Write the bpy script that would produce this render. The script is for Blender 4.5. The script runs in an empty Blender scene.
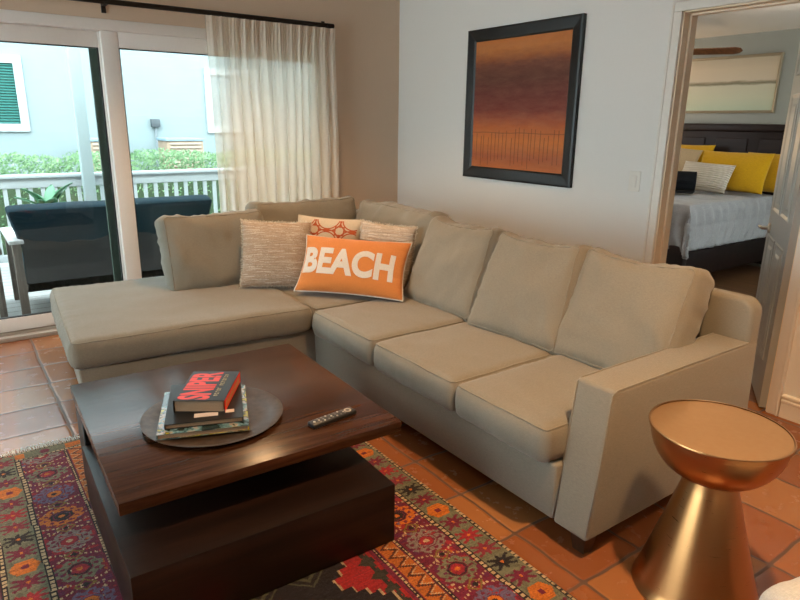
import bpy, bmesh, math, random
import numpy as np
from mathutils import Vector, Matrix, noise
random.seed(7)
SC = bpy.context.scene
COL = SC.collection
PI = math.pi
R = math.radians

# ------------------------------------------------------------------ materials
class NT:
    def __init__(s, name):
        s.m = bpy.data.materials.new(name); s.m.use_nodes = True
        s.t = s.m.node_tree; s.t.nodes.clear()
        s.out = s.n('ShaderNodeOutputMaterial')
    def n(s, kind, **kw):
        nd = s.t.nodes.new(kind)
        for k, v in kw.items():
            if k == 'inp':
                for a, b in v.items(): s.put(nd, a, b)
            else: setattr(nd, k, v)
        return nd
    def put(s, nd, a, b):
        i = nd.inputs[a]
        if isinstance(b, bpy.types.NodeSocket): s.t.links.new(b, i)
        else: i.default_value = b
    def math(s, op, a, b=0.0, c=0.0):
        nd = s.n('ShaderNodeMath', operation=op, inp={0: a, 1: b, 2: c}); return nd.outputs[0]
    def coord(s, kind='Object'): return s.n('ShaderNodeTexCoord').outputs[kind]
    def mapping(s, v, scale=(1,1,1), rot=(0,0,0), loc=(0,0,0)):
        return s.n('ShaderNodeMapping', inp={'Vector': v, 'Scale': scale, 'Rotation': rot, 'Location': loc}).outputs[0]
    def noise(s, v, scale=5, detail=3, rough=.5, dist=0):
        return s.n('ShaderNodeTexNoise', inp={'Vector': v, 'Scale': scale, 'Detail': detail, 'Roughness': rough, 'Distortion': dist}).outputs[0]
    def wave(s, v, scale=5, dist=0, detail=2, dscale=1, direction='X', prof='SIN'):
        return s.n('ShaderNodeTexWave', bands_direction=direction, wave_profile=prof,
                   inp={'Vector': v, 'Scale': scale, 'Distortion': dist, 'Detail': detail, 'Detail Scale': dscale}).outputs['Fac']
    def ramp(s, f, stops, interp='LINEAR'):
        nd = s.n('ShaderNodeValToRGB'); cr = nd.color_ramp; cr.interpolation = interp
        while len(cr.elements) < len(stops): cr.elements.new(0.5)
        for e, (p, c) in zip(cr.elements, stops):
            e.position = p; e.color = (*c, 1)
        s.put(nd, 0, f); return nd.outputs[0]
    def mix(s, f, a, b, bt='MIX'):
        nd = s.n('ShaderNodeMix', data_type='RGBA', blend_type=bt)
        s.put(nd, 0, f)
        for k, v in ((6, a), (7, b)):
            if isinstance(v, tuple): v = (*v[:3], 1)
            s.put(nd, k, v)
        return nd.outputs[2]
    def bump(s, h, strength=.3, dist=.01):
        return s.n('ShaderNodeBump', inp={'Height': h, 'Strength': strength, 'Distance': dist}).outputs[0]
    def bsdf(s, color, rough=.6, metal=0, normal=None, spec=.5, **kw):
        b = s.n('ShaderNodeBsdfPrincipled')
        if isinstance(color, tuple): color = (*color[:3], 1)
        s.put(b, 'Base Color', color); s.put(b, 'Roughness', rough); s.put(b, 'Metallic', metal)
        s.put(b, 'Specular IOR Level', spec)
        if normal is not None: s.put(b, 'Normal', normal)
        for k, v in kw.items(): s.put(b, k.replace('_', ' '), v)
        s.t.links.new(b.outputs[0], s.out.inputs[0]); return b
    def done(s, sh=None):
        if sh is not None: s.t.links.new(sh, s.out.inputs[0])
        return s.m

def srgb(r, g, b):
    f = lambda c: (c/12.92 if c <= .04045 else ((c+.055)/1.055)**2.4)
    return (f(r/255), f(g/255), f(b/255))

MATS = {}
def plain(name, col, rough=.6, metal=0, bump=0, bscale=60, spec=.5, **kw):
    if name in MATS: return MATS[name]
    t = NT(name); co = t.coord()
    nz = t.noise(co, bscale, 4)
    c = t.mix(t.math('MULTIPLY', nz, .18), col, tuple(x*.72 for x in col))
    nm = t.bump(nz, bump, .004) if bump else None
    t.bsdf(c, rough, metal, nm, spec, **kw)
    MATS[name] = t.m; return t.m

def fabric(name, col, scale=420, var=.25, rough=.95, bump=.35, col2=None):
    t = NT(name); co = t.coord()
    n1 = t.noise(co, 9, 4)
    n2 = t.noise(t.mapping(co, (1, .12, 1)), scale, 2)
    n3 = t.noise(t.mapping(co, (.12, 1, 1)), scale, 2)
    w = t.math('ADD', n2, n3)
    c2 = col2 or tuple(x*(1-var)*.8 for x in col)
    f = t.math('MULTIPLY', t.math('SUBTRACT', w, .6), 1.6)
    c = t.mix(t.n('ShaderNodeClamp', inp={0: f}).outputs[0], col, c2)
    c = t.mix(t.math('MULTIPLY', n1, .22), c, tuple(x*.75 for x in col))
    b = t.bsdf(c, rough, 0, t.bump(w, bump, .0015), .15)
    b.inputs['Sheen Weight'].default_value = .25 if col[0] > .1 else 0
    b.inputs['Sheen Roughness'].default_value = .5
    return t.m

def wood(name, dark, light, scale=3, rough=.3, axis='X', coat=0, stretch=10):
    t = NT(name); co = t.coord()
    sc = {'X': (.6, stretch, stretch), 'Y': (stretch, .6, stretch), 'Z': (stretch, stretch, .6)}[axis]
    m = t.mapping(co, sc)
    g = t.noise(m, scale, 6, .62, .6)
    f = t.noise(m, scale*7, 3, .6)
    v = t.math('ADD', t.math('MULTIPLY', g, .8), t.math('MULTIPLY', f, .2))
    c = t.ramp(v, [(.32, dark), (.52, tuple((a+b)/2 for a, b in zip(dark, light))), (.68, light)])
    t.bsdf(c, rough, 0, t.bump(v, .12, .002), .3, Coat_Weight=coat, Coat_Roughness=.15)
    return t.m

LINEN = fabric('oatmeal_linen', (.285, .258, .206), 620, .12)
WALLP = plain('warm_white_wall_paint', (.86, .84, .80), .75, 0, .08, 180, .2)
WALLB = plain('warm_backlit_wall', (.72, .56, .42), .75, 0, .08, 180, .2)  # warm backlit tan of the back wall, put into its colour
BEDWALL = plain('sage_grey_wall_paint', (.36, .37, .33), .8, 0, .05, 160, .2)
CEIL = plain('ceiling_white_paint', (.8, .77, .72), .85, 0, .05, 160, .2)
TRIM = plain('trim_white_gloss', (.86, .82, .75), .35, 0, 0, 60, .4)
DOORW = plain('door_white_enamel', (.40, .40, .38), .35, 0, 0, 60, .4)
VINYL = plain('white_vinyl_frame', (.88, .84, .80), .38, 0, 0, 60, .4)
BRONZE = plain('dark_bronze_metal', (.022, .017, .014), .4, .6, 0)
DKGREEN = plain('dark_green_upright', (.035, .06, .045), .5, 0, 0)
BLACKM = plain('soft_black_paint', (.008, .008, .009), .45, 0, .05)
TABLEW = wood('espresso_walnut', (.016, .006, .003), (.085, .033, .014), 2.2, .25, 'X', .0, 9)
DARKW = wood('near_black_walnut', (.006, .0025, .0016), (.022, .0085, .004), 2.2, .42, 'X', .0, 9)
LEGW = wood('dark_sofa_leg_wood', (.02, .009, .005), (.06, .026, .012), 3, .35, 'Z')
BEDW = wood('mahogany_bed_wood', (.006, .0025, .002), (.018, .007, .005), 2.5, .5, 'Y', .0, 6)
BEDFLOOR = wood('amber_floor_boards', (.09, .04, .018), (.21, .10, .045), 2.2, .4, 'Y', .1)
COPPER = None

# ------------------------------------------------------------------ object helpers
def link(name, me, mat=None, parent=None, smooth=False):
    o = bpy.data.objects.new(name, me); COL.objects.link(o)
    if mat is not None: me.materials.append(mat)
    if smooth:
        for p in me.polygons: p.use_smooth = True
    if parent is not None: o.parent = parent
    return o
def obj(name, bm, mat=None, parent=None, smooth=False, angle=None):
    bmesh.ops.recalc_face_normals(bm, faces=bm.faces[:])
    me = bpy.data.meshes.new(name); bm.to_mesh(me); bm.free()
    o = link(name, me, mat, parent, smooth)
    if angle is not None:
        for p in me.polygons: p.use_smooth = True
        me.set_sharp_from_angle(angle=R(angle))
    return o
def tag(o, label=None, cat=None, group=None, kind=None):
    if label: o['label'] = label
    if cat: o['category'] = cat
    if group: o['group'] = group
    if kind: o['kind'] = kind
    return o
def thing(name, label, cat, loc=(0,0,0), rz=0, group=None):
    o = bpy.data.objects.new(name, None); COL.objects.link(o)
    o.location = loc; o.rotation_euler = (0, 0, rz); o.empty_display_size = .1
    return tag(o, label, cat, group)
def dup(root, loc, rz=None, label=None):
    r = root.copy(); COL.objects.link(r); r.location = loc
    if rz is not None: r.rotation_euler = (0, 0, rz)
    if label: r['label'] = label
    for ch in list(root.children):
        c = ch.copy(); COL.objects.link(c); c.parent = r
        for g in ch.children:
            d = g.copy(); COL.objects.link(d); d.parent = c
    return r
def box(bm, lo, hi, bevel=0, seg=2, mat=None):
    lo = Vector(lo); hi = Vector(hi)
    m = Matrix.Translation((lo+hi)/2) @ Matrix.Diagonal((*(hi-lo), 1))
    if mat is not None: m = mat @ m
    r = bmesh.ops.create_cube(bm, size=1, matrix=m)
    if bevel:
        es = list({e for v in r['verts'] for e in v.link_edges})
        bmesh.ops.bevel(bm, geom=es, offset=bevel, segments=seg, affect='EDGES', profile=.5)
    return bm
def boxo(name, lo, hi, mat, parent=None, bevel=0, seg=2, **kw):
    bm = bmesh.new(); box(bm, lo, hi, bevel, seg)
    return obj(name, bm, mat, parent, angle=40 if bevel else None, **kw)
def tube(bm, pts, rad, n=8, closed=False, cap=True):
    pts = [Vector(p) for p in pts]; rings = []; N = len(pts); up = None
    for i, p in enumerate(pts):
        if closed: d = pts[(i+1) % N]-pts[i-1]
        else: d = pts[min(i+1, N-1)]-pts[max(i-1, 0)]
        d.normalize()
        if up is None: up = d.orthogonal().normalized()
        a = (up - d*up.dot(d)); a = a.normalized() if a.length > 1e-6 else d.orthogonal().normalized()
        up = a; b = d.cross(a); rr = rad[i] if isinstance(rad, (list, tuple)) else rad
        rings.append([bm.verts.new(p + a*rr*math.cos(2*PI*k/n) + b*rr*math.sin(2*PI*k/n)) for k in range(n)])
    for i in range(N if closed else N-1):
        r0, r1 = rings[i], rings[(i+1) % N]
        for k in range(n): bm.faces.new((r0[k], r0[(k+1) % n], r1[(k+1) % n], r1[k]))
    if cap and not closed:
        bm.faces.new(rings[0][::-1]); bm.faces.new(rings[-1])
    return bm
def lathe(bm, prof, n=64, center=(0,0,0)):
    c = Vector(center); rings = []
    for r, z in prof:
        if r < 1e-5: rings.append([bm.verts.new(c+Vector((0,0,z)))])
        else: rings.append([bm.verts.new(c+Vector((r*math.cos(2*PI*k/n), r*math.sin(2*PI*k/n), z))) for k in range(n)])
    for a, b in zip(rings, rings[1:]):
        for k in range(n):
            q = [a[k % len(a)], a[(k+1) % len(a)], b[(k+1) % len(b)], b[k % len(b)]]
            u = []
            for v in q:
                if v not in u: u.append(v)
            if len(u) > 2: bm.faces.new(u)
    return bm

# soft, domed, welt-edged cushion.  local x width, y depth/height, z thickness
class Soft:
    def __init__(s, size, r=.035, puff=.12, bulge=.012, sag=0, wrk=.004, seed=0, gath=.002, slump=0, taper=0):
        s.taper = taper
        s.h = Vector(size)/2; s.r = min(r, min(s.h)*.98); s.puff = puff; s.bulge = bulge; s.sag = sag
        s.wrk = wrk; s.seed = seed; s.gath = gath; s.slump = slump
    def deform(s, p):
        h = s.h; u, v, w = p.x/h.x, p.y/h.y, p.z/h.z
        cu, cv = max(0, 1-u*u), max(0, 1-v*v)
        q = Vector(p)
        q.z *= 1 + s.puff*(cu*cv)**.6
        k = max(0, 1-w*w)
        q.x += math.copysign(1, u)*s.bulge*k*abs(u)**3*(.4+.6*cv)
        q.y += math.copysign(1, v)*s.bulge*k*abs(v)**3*(.4+.6*cu)
        q.x *= 1-s.taper*(v+1)/2
        if v > 0: q.y -= s.sag*cu*v
        if s.wrk > .006: q.y += .016*math.copysign(1, v)*(abs(u)*abs(v))**5; q.x += .012*math.copysign(1, u)*(abs(u)*abs(v))**5
        if s.slump: q.z -= s.slump*max(0, v)*abs(u)**2*.5
        sd = s.seed*7.31
        n = noise.noise(Vector((p.x*6+sd, p.y*6, p.z*5)))*1.2 + noise.noise(Vector((p.x*17+sd, p.y*9, p.z*14+3)))*.5
        e = max(abs(u), abs(v))**6
        g = math.sin((p.x*(abs(v) > abs(u)) + p.y*(abs(v) <= abs(u)))*150 + 5*noise.noise(Vector((p.x*8, p.y*8, sd))))*s.gath*e
        if s.wrk > .006:
            rg = 1-abs(noise.noise(Vector((p.x*4+p.y*2.5+sd, p.y*5-p.x*2, sd))))*2.2
            n += 2.0*max(0, rg-.55)*(.4+.6*max(abs(u), abs(v)))
        nn = Vector((0, 0, math.copysign(1, w)))*(1-k*.7) + Vector((u*abs(u)**4, v*abs(v)**4, 0))*k
        q += nn*(n*s.wrk + g)
        return q
    def rnd(s, p):
        h, r = s.h, s.r
        inn = Vector([max(-(h[i]-r), min(h[i]-r, p[i])) for i in range(3)])
        d = p-inn
        if d.length > 1e-9: d = d.normalized()*r
        return inn+d
    def mesh(s, M, step=.022):
        bm = bmesh.new(); h = s.h
        def axis(hh):
            n = max(6, int(2*hh/step)); a = np.linspace(-1, 1, n+1)
            # cluster towards the edges so the rounding is smooth
            return [hh*(x*.8 + .2*math.sin(x*PI/2)) for x in a]
        ax = [axis(h[i]) for i in range(3)]; cache = {}
        def vert(p):
            k = tuple(round(c, 6) for c in p)
            if k not in cache: cache[k] = bm.verts.new(M @ s.deform(s.rnd(Vector(p))))
            return cache[k]
        for i in range(3):
            j, k = (i+1) % 3, (i+2) % 3
            for sg in (-1, 1):
                for a in range(len(ax[j])-1):
                    for b in range(len(ax[k])-1):
                        q = []
                        for da, db in ((0,0),(1,0),(1,1),(0,1)):
                            p = [0,0,0]; p[i] = sg*h[i]; p[j] = ax[j][a+da]; p[k] = ax[k][b+db]; q.append(vert(p))
                        if sg < 0: q.reverse()
                        bm.faces.new(q)
        return bm
    def welt(s, M, side=1, rad=.0036):
        h, r = s.h, s.r; o = r*.7071
        X, Y, Z = h.x-r+o, h.y-r+o, (h.z-r+o)*side
        c = o*.9; pts = []
        def seg(a, b, n):
            for i in range(n): pts.append(Vector(a).lerp(Vector(b), i/n))
        nx, ny = int(h.x/.02)+2, int(h.y/.02)+2
        def arc(cx, cy, a0):
            for i in range(6):
                a = a0 + i/6*PI/2; pts.append(Vector((cx+c*math.cos(a), cy+c*math.sin(a), Z)))
        seg((X, -Y+c, Z), (X, Y-c, Z), ny); arc(X-c, Y-c, 0)
        seg((X-c, Y, Z), (-X+c, Y, Z), nx); arc(-X+c, Y-c, PI/2)
        seg((-X, Y-c, Z), (-X, -Y+c, Z), ny); arc(-X+c, -Y+c, PI)
        seg((-X+c, -Y, Z), (X-c, -Y, Z), nx); arc(X-c, -Y+c, 1.5*PI)
        bm = bmesh.new(); tube(bm, [M @ s.deform(p) for p in pts], rad, 6, closed=True)
        return bm
def frame_mat(o, xdir, ydir):
    x = Vector(xdir).normalized(); y = Vector(ydir).normalized(); z = x.cross(y).normalized(); y = z.cross(x)
    m = Matrix((x, y, z)).transposed().to_4x4(); m.translation = Vector(o); return m
def cushion(name, parent, M, mat, welts=(1,), **kw):
    s = Soft(**kw)
    o = obj(name, s.mesh(M), mat, parent, smooth=True)
    for sd in welts: obj('piping', s.welt(M, sd), mat, o, smooth=True)
    return o

# pillow with pinched edges: local x width, y height, z thickness
def pillow_fn(w, h, t, pinch=.05, seed=0, wr=.004):
    def f(u, v, side):
        cu, cv = max(0, 1-u*u), max(0, 1-v*v)
        th = t/2*((cu**.62)*(cv**.62))**.72
        x = u*w/2*(1-pinch*cv*abs(u)**2); y = v*h/2*(1-pinch*cu*abs(v)**2)
        n = noise.noise(Vector((x*9+seed*3.7, y*9, side*2+seed)))*wr + noise.noise(Vector((x*22+seed, y*22, side*3)))*wr*.35
        edge = max(abs(u), abs(v))
        gath = math.sin((x if abs(v) > abs(u) else y)*110+seed)*.0035*edge**5*(1-edge**14)
        return Vector((x, y, side*(th + (n+gath)*min(1, th/(t*.15)))))
    return f
def pillow(bm, f, M, n=44, welt=None):
    g = {}
    for side in (-1, 1):
        for i in range(n+1):
            for j in range(n+1):
                u = math.sin((i/n-.5)*PI); v = math.sin((j/n-.5)*PI)
                u = .55*u+.45*(2*i/n-1); v = .55*v+.45*(2*j/n-1)
                if (i in (0, n) or j in (0, n)) and side == 1: g[side, i, j] = g[-1, i, j]; continue
                g[side, i, j] = bm.verts.new(M @ f(u, v, side))
        for i in range(n):
            for j in range(n):
                q = [g[side, i, j], g[side, i+1, j], g[side, i+1, j+1], g[side, i, j+1]]
                if side < 0: q.reverse()
                bm.faces.new(q)
    return bm
def edge_loop(f, M, n=40):
    pts = []
    for a, b in (((-1,-1),(1,-1)), ((1,-1),(1,1)), ((1,1),(-1,1)), ((-1,1),(-1,-1))):
        for i in range(n):
            k = i/n; pts.append(M @ f(a[0]+(b[0]-a[0])*k, a[1]+(b[1]-a[1])*k, 1))
    return pts

# ------------------------------------------------------------------ camera
F_PX, YAW, PITCH, ROLL = 630.8117838622113, R(35.68273723), R(15.77635874), R(.77809732)
CAMZ = 1.45
cy, sy, cp, sp = math.cos(YAW), math.sin(YAW), math.cos(PITCH), math.sin(PITCH)
fw = Vector((sy*cp, cy*cp, -sp)); rt = Vector((cy, -sy, 0)); up = rt.cross(fw)
c_, s_ = math.cos(ROLL), math.sin(ROLL)
rt, up = c_*rt + s_*up, -s_*rt + c_*up
cam = bpy.data.cameras.new('camera'); cam.sensor_width = 36; cam.lens = F_PX/800*36; cam.sensor_fit = 'HORIZONTAL'
cam.clip_start = .02
co = bpy.data.objects.new('camera', cam); COL.objects.link(co)
m = Matrix((rt, up, -fw)).transposed().to_4x4(); m.translation = (0, 0, CAMZ); co.matrix_world = m
SC.camera = co

# ------------------------------------------------------------------ setting
XW, YW, ZC = 3.371, 4.757, 2.56        # right wall, back wall, ceiling
def structure(o): o['kind'] = 'structure'; return o
def tile_material():
    t = NT('terracotta_tile'); co = t.coord()
    wob = t.n('ShaderNodeTexNoise', inp={'Vector': co, 'Scale': 4.5, 'Detail': 2}).outputs['Color']
    off = t.n('ShaderNodeVectorMath', operation='SCALE', inp={0: t.n('ShaderNodeVectorMath', operation='SUBTRACT', inp={0: wob, 1: (.5,.5,.5)}).outputs[0], 'Scale': .03}).outputs[0]
    p = t.n('ShaderNodeVectorMath', operation='ADD', inp={0: co, 1: off}).outputs[0]
    sx = t.n('ShaderNodeSeparateXYZ', inp={0: p})
    u = t.math('DIVIDE', t.math('SUBTRACT', sx.outputs[0], .32-30), .30)
    v = t.math('DIVIDE', t.math('SUBTRACT', sx.outputs[1], 4.459-30.9), .309)
    cu, cv = t.math('FLOOR', u), t.math('FLOOR', v)
    fu, fv = t.math('SUBTRACT', u, cu), t.math('SUBTRACT', v, cv)
    du = t.math('MINIMUM', fu, t.math('SUBTRACT', 1.0, fu)); dv = t.math('MINIMUM', fv, t.math('SUBTRACT', 1.0, fv))
    # rounded tile corners: smooth minimum
    d = t.math('SMOOTH_MIN', du, dv, .05)
    face = t.n('ShaderNodeMapRange', interpolation_type='SMOOTHSTEP', inp={0: d, 1: .010, 2: .028, 3: 0.0, 4: 1.0}).outputs[0]
    pil = t.n('ShaderNodeMapRange', interpolation_type='SMOOTHERSTEP', inp={0: d, 1: .008, 2: .06, 3: 0.0, 4: 1.0}).outputs[0]
    cell = t.n('ShaderNodeCombineXYZ', inp={0: cu, 1: cv}).outputs[0]
    wn = t.n('ShaderNodeTexWhiteNoise', inp={0: cell}).outputs[0]
    base = t.ramp(wn, [(0, (.22, .070, .022)), (.4, (.29, .098, .029)), (.75, (.35, .14, .043)), (1, (.39, .185, .07))])
    n1 = t.noise(co, 14, 5, .6)
    base = t.mix(t.math('MULTIPLY', n1, .55), base, (.28, .10, .045))
    col = t.mix(face, (.11, .06, .038), base)
    hgt = t.math('ADD', pil, t.math('MULTIPLY', t.noise(co, 7, 2), .14))
    rough = t.math('ADD', t.math('MULTIPLY', n1, .22), t.math('SUBTRACT', .42, t.math('MULTIPLY', face, .28)))
    t.bsdf(col, rough, 0, t.bump(hgt, .22, .005), .5)
    return t.m
TILE = tile_material()
bm = bmesh.new(); box(bm, (-4, -3.2, -.1), (XW, YW+.04, 0)); box(bm, (XW, -3.2, -.1), (XW+.06, YW, 0))
structure(obj('floor', bm, TILE))
bm = bmesh.new(); box(bm, (XW+.06, .2, -.1), (7.12, 6.2, -.0)); structure(obj('floor_bedroom', bm, BEDFLOOR))
structure(boxo('ceiling', (-4, -3.2, ZC), (XW+.12, YW+.15, ZC+.1), CEIL))
# right wall with a doorway  (opening y 1.345..2.12, z 0..2.045)
DY0, DY1, DZ = 1.345, 2.12, 2.045
bm = bmesh.new()
box(bm, (XW, DY1, 0), (XW+.12, YW+.15, ZC)); box(bm, (XW, -3.2, 0), (XW+.12, DY0, ZC)); box(bm, (XW, DY0, DZ), (XW+.12, DY1, ZC))
structure(obj('wall_right', bm, WALLP))
# back wall with the sliding door opening
OX0, OX1, OZ = -1.9, 2.66, 2.07
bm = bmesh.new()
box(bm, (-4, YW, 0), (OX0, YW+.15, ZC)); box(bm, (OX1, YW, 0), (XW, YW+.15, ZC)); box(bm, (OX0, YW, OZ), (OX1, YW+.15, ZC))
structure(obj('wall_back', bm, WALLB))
bm = bmesh.new(); LW0, LW1 = .7, 4.2
box(bm, (-4.1, -3.2, 0), (-4, LW0, ZC)); box(bm, (-4.1, LW1, 0), (-4, YW+.15, ZC)); box(bm, (-4.1, LW0, 0), (-4, LW1, .2)); box(bm, (-4.1, LW0, 2.4), (-4, LW1, ZC))
structure(obj('wall_left', bm, WALLP))
structure(boxo('wall_front', (-4, -3.3, 0), (XW+.12, -3.2, ZC), WALLP))
# baseboards
def baseboard(name, p0, p1, nrm, h=.125):
    p0 = Vector(p0); p1 = Vector(p1); nrm = Vector(nrm); bm = bmesh.new()
    prof = [(0, 0), (.016, 0), (.016, h-.045), (.021, h-.04), (.021, h-.03), (.015, h-.027), (.015, h-.018), (.02, h-.014), (.018, h-.004), (.008, h), (0, h)]
    a = [bm.verts.new(p0+nrm*x+Vector((0,0,z))) for x, z in prof]; b = [bm.verts.new(p1+nrm*x+Vector((0,0,z))) for x, z in prof]
    for i in range(len(prof)-1): bm.faces.new((a[i], a[i+1], b[i+1], b[i]))
    bm.faces.new(a); bm.faces.new(b[::-1])
    return structure(obj(name, bm, TRIM))
baseboard('baseboard_right', (XW, -3.2, 0), (XW, DY0-.06, 0), (-1, 0, 0))
baseboard('baseboard_right_far', (XW, DY1+.06, 0), (XW, YW, 0), (-1, 0, 0))
baseboard('baseboard_back', (OX1+.02, YW, 0), (XW, YW, 0), (0, -1, 0))
# doorway jamb and casing
def casing():
    bm = bmesh.new(); w = .058; d = .018
    for (y0, y1) in ((DY0-w, DY0+.004), (DY1-.004, DY1+w)):
        box(bm, (XW-d, y0, 0), (XW, y1, DZ-.004), .005, 2)
        box(bm, (XW-d-.005, (y0 if y0 < DY0 else y1-.016), 0), (XW-d+.004, (y0+.016 if y0 < DY0 else y1), DZ+.05), .003, 1)
    box(bm, (XW-d, DY0-w, DZ-.004), (XW, DY1+w, DZ+w), .005, 2)
    box(bm, (XW-d-.005, DY0-w, DZ+w-.016), (XW-d+.004, DY1+w, DZ+w), .003, 1)
    return structure(obj('trim_1', bm, TRIM, angle=40))
casing()
JAMB = plain('jamb_warm_lit_paint', (.88, .73, .54), .45, 0, 0)  # warm lamplight on the jamb is put into its paint colour
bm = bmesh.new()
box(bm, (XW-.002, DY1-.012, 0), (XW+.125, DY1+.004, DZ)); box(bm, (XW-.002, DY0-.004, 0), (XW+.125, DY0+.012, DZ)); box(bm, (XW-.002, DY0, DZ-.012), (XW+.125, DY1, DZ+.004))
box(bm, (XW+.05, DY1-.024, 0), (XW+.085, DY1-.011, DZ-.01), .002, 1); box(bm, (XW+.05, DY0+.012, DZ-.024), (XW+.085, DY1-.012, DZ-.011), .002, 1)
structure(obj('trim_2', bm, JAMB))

# bedroom shell
BX = 7.0; BZ = 2.375
structure(boxo('wall_bedroom_far', (BX, .2, 0), (BX+.12, 6.2, BZ+.1), BEDWALL))
structure(boxo('wall_bedroom_left', (XW+.12, 6.2, 0), (BX+.12, 6.3, BZ+.1), BEDWALL))
bm = bmesh.new(); W0, W1 = 4.5, 6.5
box(bm, (XW+.12, .1, 0), (W0, .2, BZ+.1)); box(bm, (W1, .1, 0), (BX+.12, .2, BZ+.1)); box(bm, (W0, .1, 0), (W1, .2, .8)); box(bm, (W0, .1, 2.1), (W1, .2, BZ+.1))
structure(obj('wall_bedroom_right', bm, BEDWALL))
structure(boxo('ceiling_bedroom', (XW+.12, .2, BZ), (BX, 6.2, BZ+.1), CEIL))

# ---- sliding glass door (white vinyl), outer left panel, inner right panel
def glass_mat():
    t = NT('clear_window_glass')
    fr = t.n('ShaderNodeFresnel', inp={'IOR': 1.45}).outputs[0]
    tr = t.n('ShaderNodeBsdfTransparent', inp={0: (.90, .955, .95, 1)}).outputs[0]
    gl = t.n('ShaderNodeBsdfGlossy', inp={0: (1,1,1,1), 'Roughness': .01}).outputs[0]
    mx = t.n('ShaderNodeMixShader', inp={0: t.math('MULTIPLY', fr, .8), 1: tr, 2: gl}).outputs[0]
    return t.done(mx)
GLASS = glass_mat()
d1 = thing('door_1', 'white sliding glass door opening onto the deck', 'door', (0, 0, 0)); d1['kind'] = 'structure'
bm = bmesh.new()
box(bm, (OX0, YW-.012, 2.0), (OX1, YW+.15, OZ), .004); box(bm, (OX0, YW-.012, 0.012), (OX0+.06, YW+.15, 2.0), .004); box(bm, (OX1-.05, YW-.012, 0.012), (OX1, YW+.15, 2.0), .004)
obj('door_frame', bm, VINYL, d1, angle=40)
SILL = plain('worn_aluminium_sill', (.46, .39, .33), .45, .2, 0)
bm = bmesh.new()
box(bm, (OX0, YW-.02, 0), (OX1, YW+.15, .03), .004); box(bm, (OX0, YW+.03, .03), (OX1, YW+.04, .045)); box(bm, (OX0, YW+.09, .03), (OX1, YW+.10, .045))
obj('door_track', bm, SILL, d1, angle=40)
def sash(x0, x1, y, lw, rw, name):
    bm = bmesh.new(); z0, z1 = .045, 2.0
    box(bm, (x0, y-.022, z0), (x0+lw, y+.022, z1), .004); box(bm, (x1-rw, y-.022, z0), (x1, y+.022, z1), .004)
    box(bm, (x0+lw, y-.02, z0), (x1-rw, y+.02, .135), .003); box(bm, (x0+lw, y-.02, 1.90), (x1-rw, y+.02, z1), .003)
    s = obj(name, bm, VINYL, d1, angle=40)
    boxo('glass_pane', (x0+lw-.004, y-.004, .131), (x1-rw+.004, y+.004, 1.904), GLASS, s)
    bm = bmesh.new()
    g = .007
    for a, b in (((x0+lw, .135), (x0+lw+g, 1.9)), ((x1-rw-g, .135), (x1-rw, 1.9)), ((x0+lw, .135), (x1-rw, .135+g)), ((x0+lw, 1.9-g), (x1-rw, 1.9))):
        box(bm, (a[0], y-.012, a[1]), (b[0], y+.012, b[1]))
    obj('glazing_gasket', bm, BLACKM, s)
sash(.978, 2.62, YW+.028, .105, .07, 'sliding_panel')
sash(-.55, 1.04, YW+.095, .07, .07, 'fixed_panel')
sash(OX0+.06, -.48, YW+.028, .07, .07, 'sliding_panel')  # extra panel added out of view; opening widened for more daylight
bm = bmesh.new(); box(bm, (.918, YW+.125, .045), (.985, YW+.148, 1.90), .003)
obj('dark_green_stile', bm, DKGREEN, d1, angle=40)  # dark green upright just outside the left panel's edge

wl = thing('added_window', 'unseen wide white framed window added to the left wall for daylight', 'window', (0, 0, 0)); wl['kind'] = 'structure'  # added out of view to bring daylight in from the left
bm = bmesh.new()
for y in (LW0, (LW0+LW1)/2-.03, LW1-.06): box(bm, (-4.08, y, .2), (-4.0, y+.06, 2.4), .004, 1)
for z in (.2, 2.34): box(bm, (-4.08, LW0+.06, z), (-4.0, LW1-.06, z+.06), .004, 1)
obj('window_frame', bm, VINYL, wl, angle=40)
boxo('window_pane', (-4.045, LW0+.05, .25), (-4.037, LW1-.05, 2.35), GLASS, wl)
w2 = thing('window_2', 'white framed bedroom window facing the bed', 'window', (0, 0, 0)); w2['kind'] = 'structure'
bm = bmesh.new()
for x in (W0, (W0+W1)/2-.03, W1-.06): box(bm, (x, .11, .8), (x+.06, .2, 2.1), .004, 1)
for z in (.8, 2.04): box(bm, (W0+.06, .11, z), (W1-.06, .2, z+.06), .004, 1)
obj('window_frame', bm, VINYL, w2, angle=40)
boxo('window_pane', (W0+.05, .15, .85), (W1-.05, .157, 2.05), GLASS, w2)
# ---- light switch
ls = thing('light_switch', 'white rocker light switch on the wall beside the bedroom doorway', 'light switch', (XW, 2.30, 1.125))
boxo('wall_plate', (-.006, -.038, -.06), (0, .038, .06), TRIM, ls, .003)
boxo('rocker', (-.010, -.017, -.034), (-.005, .017, .034), TRIM, ls, .002)

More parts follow.
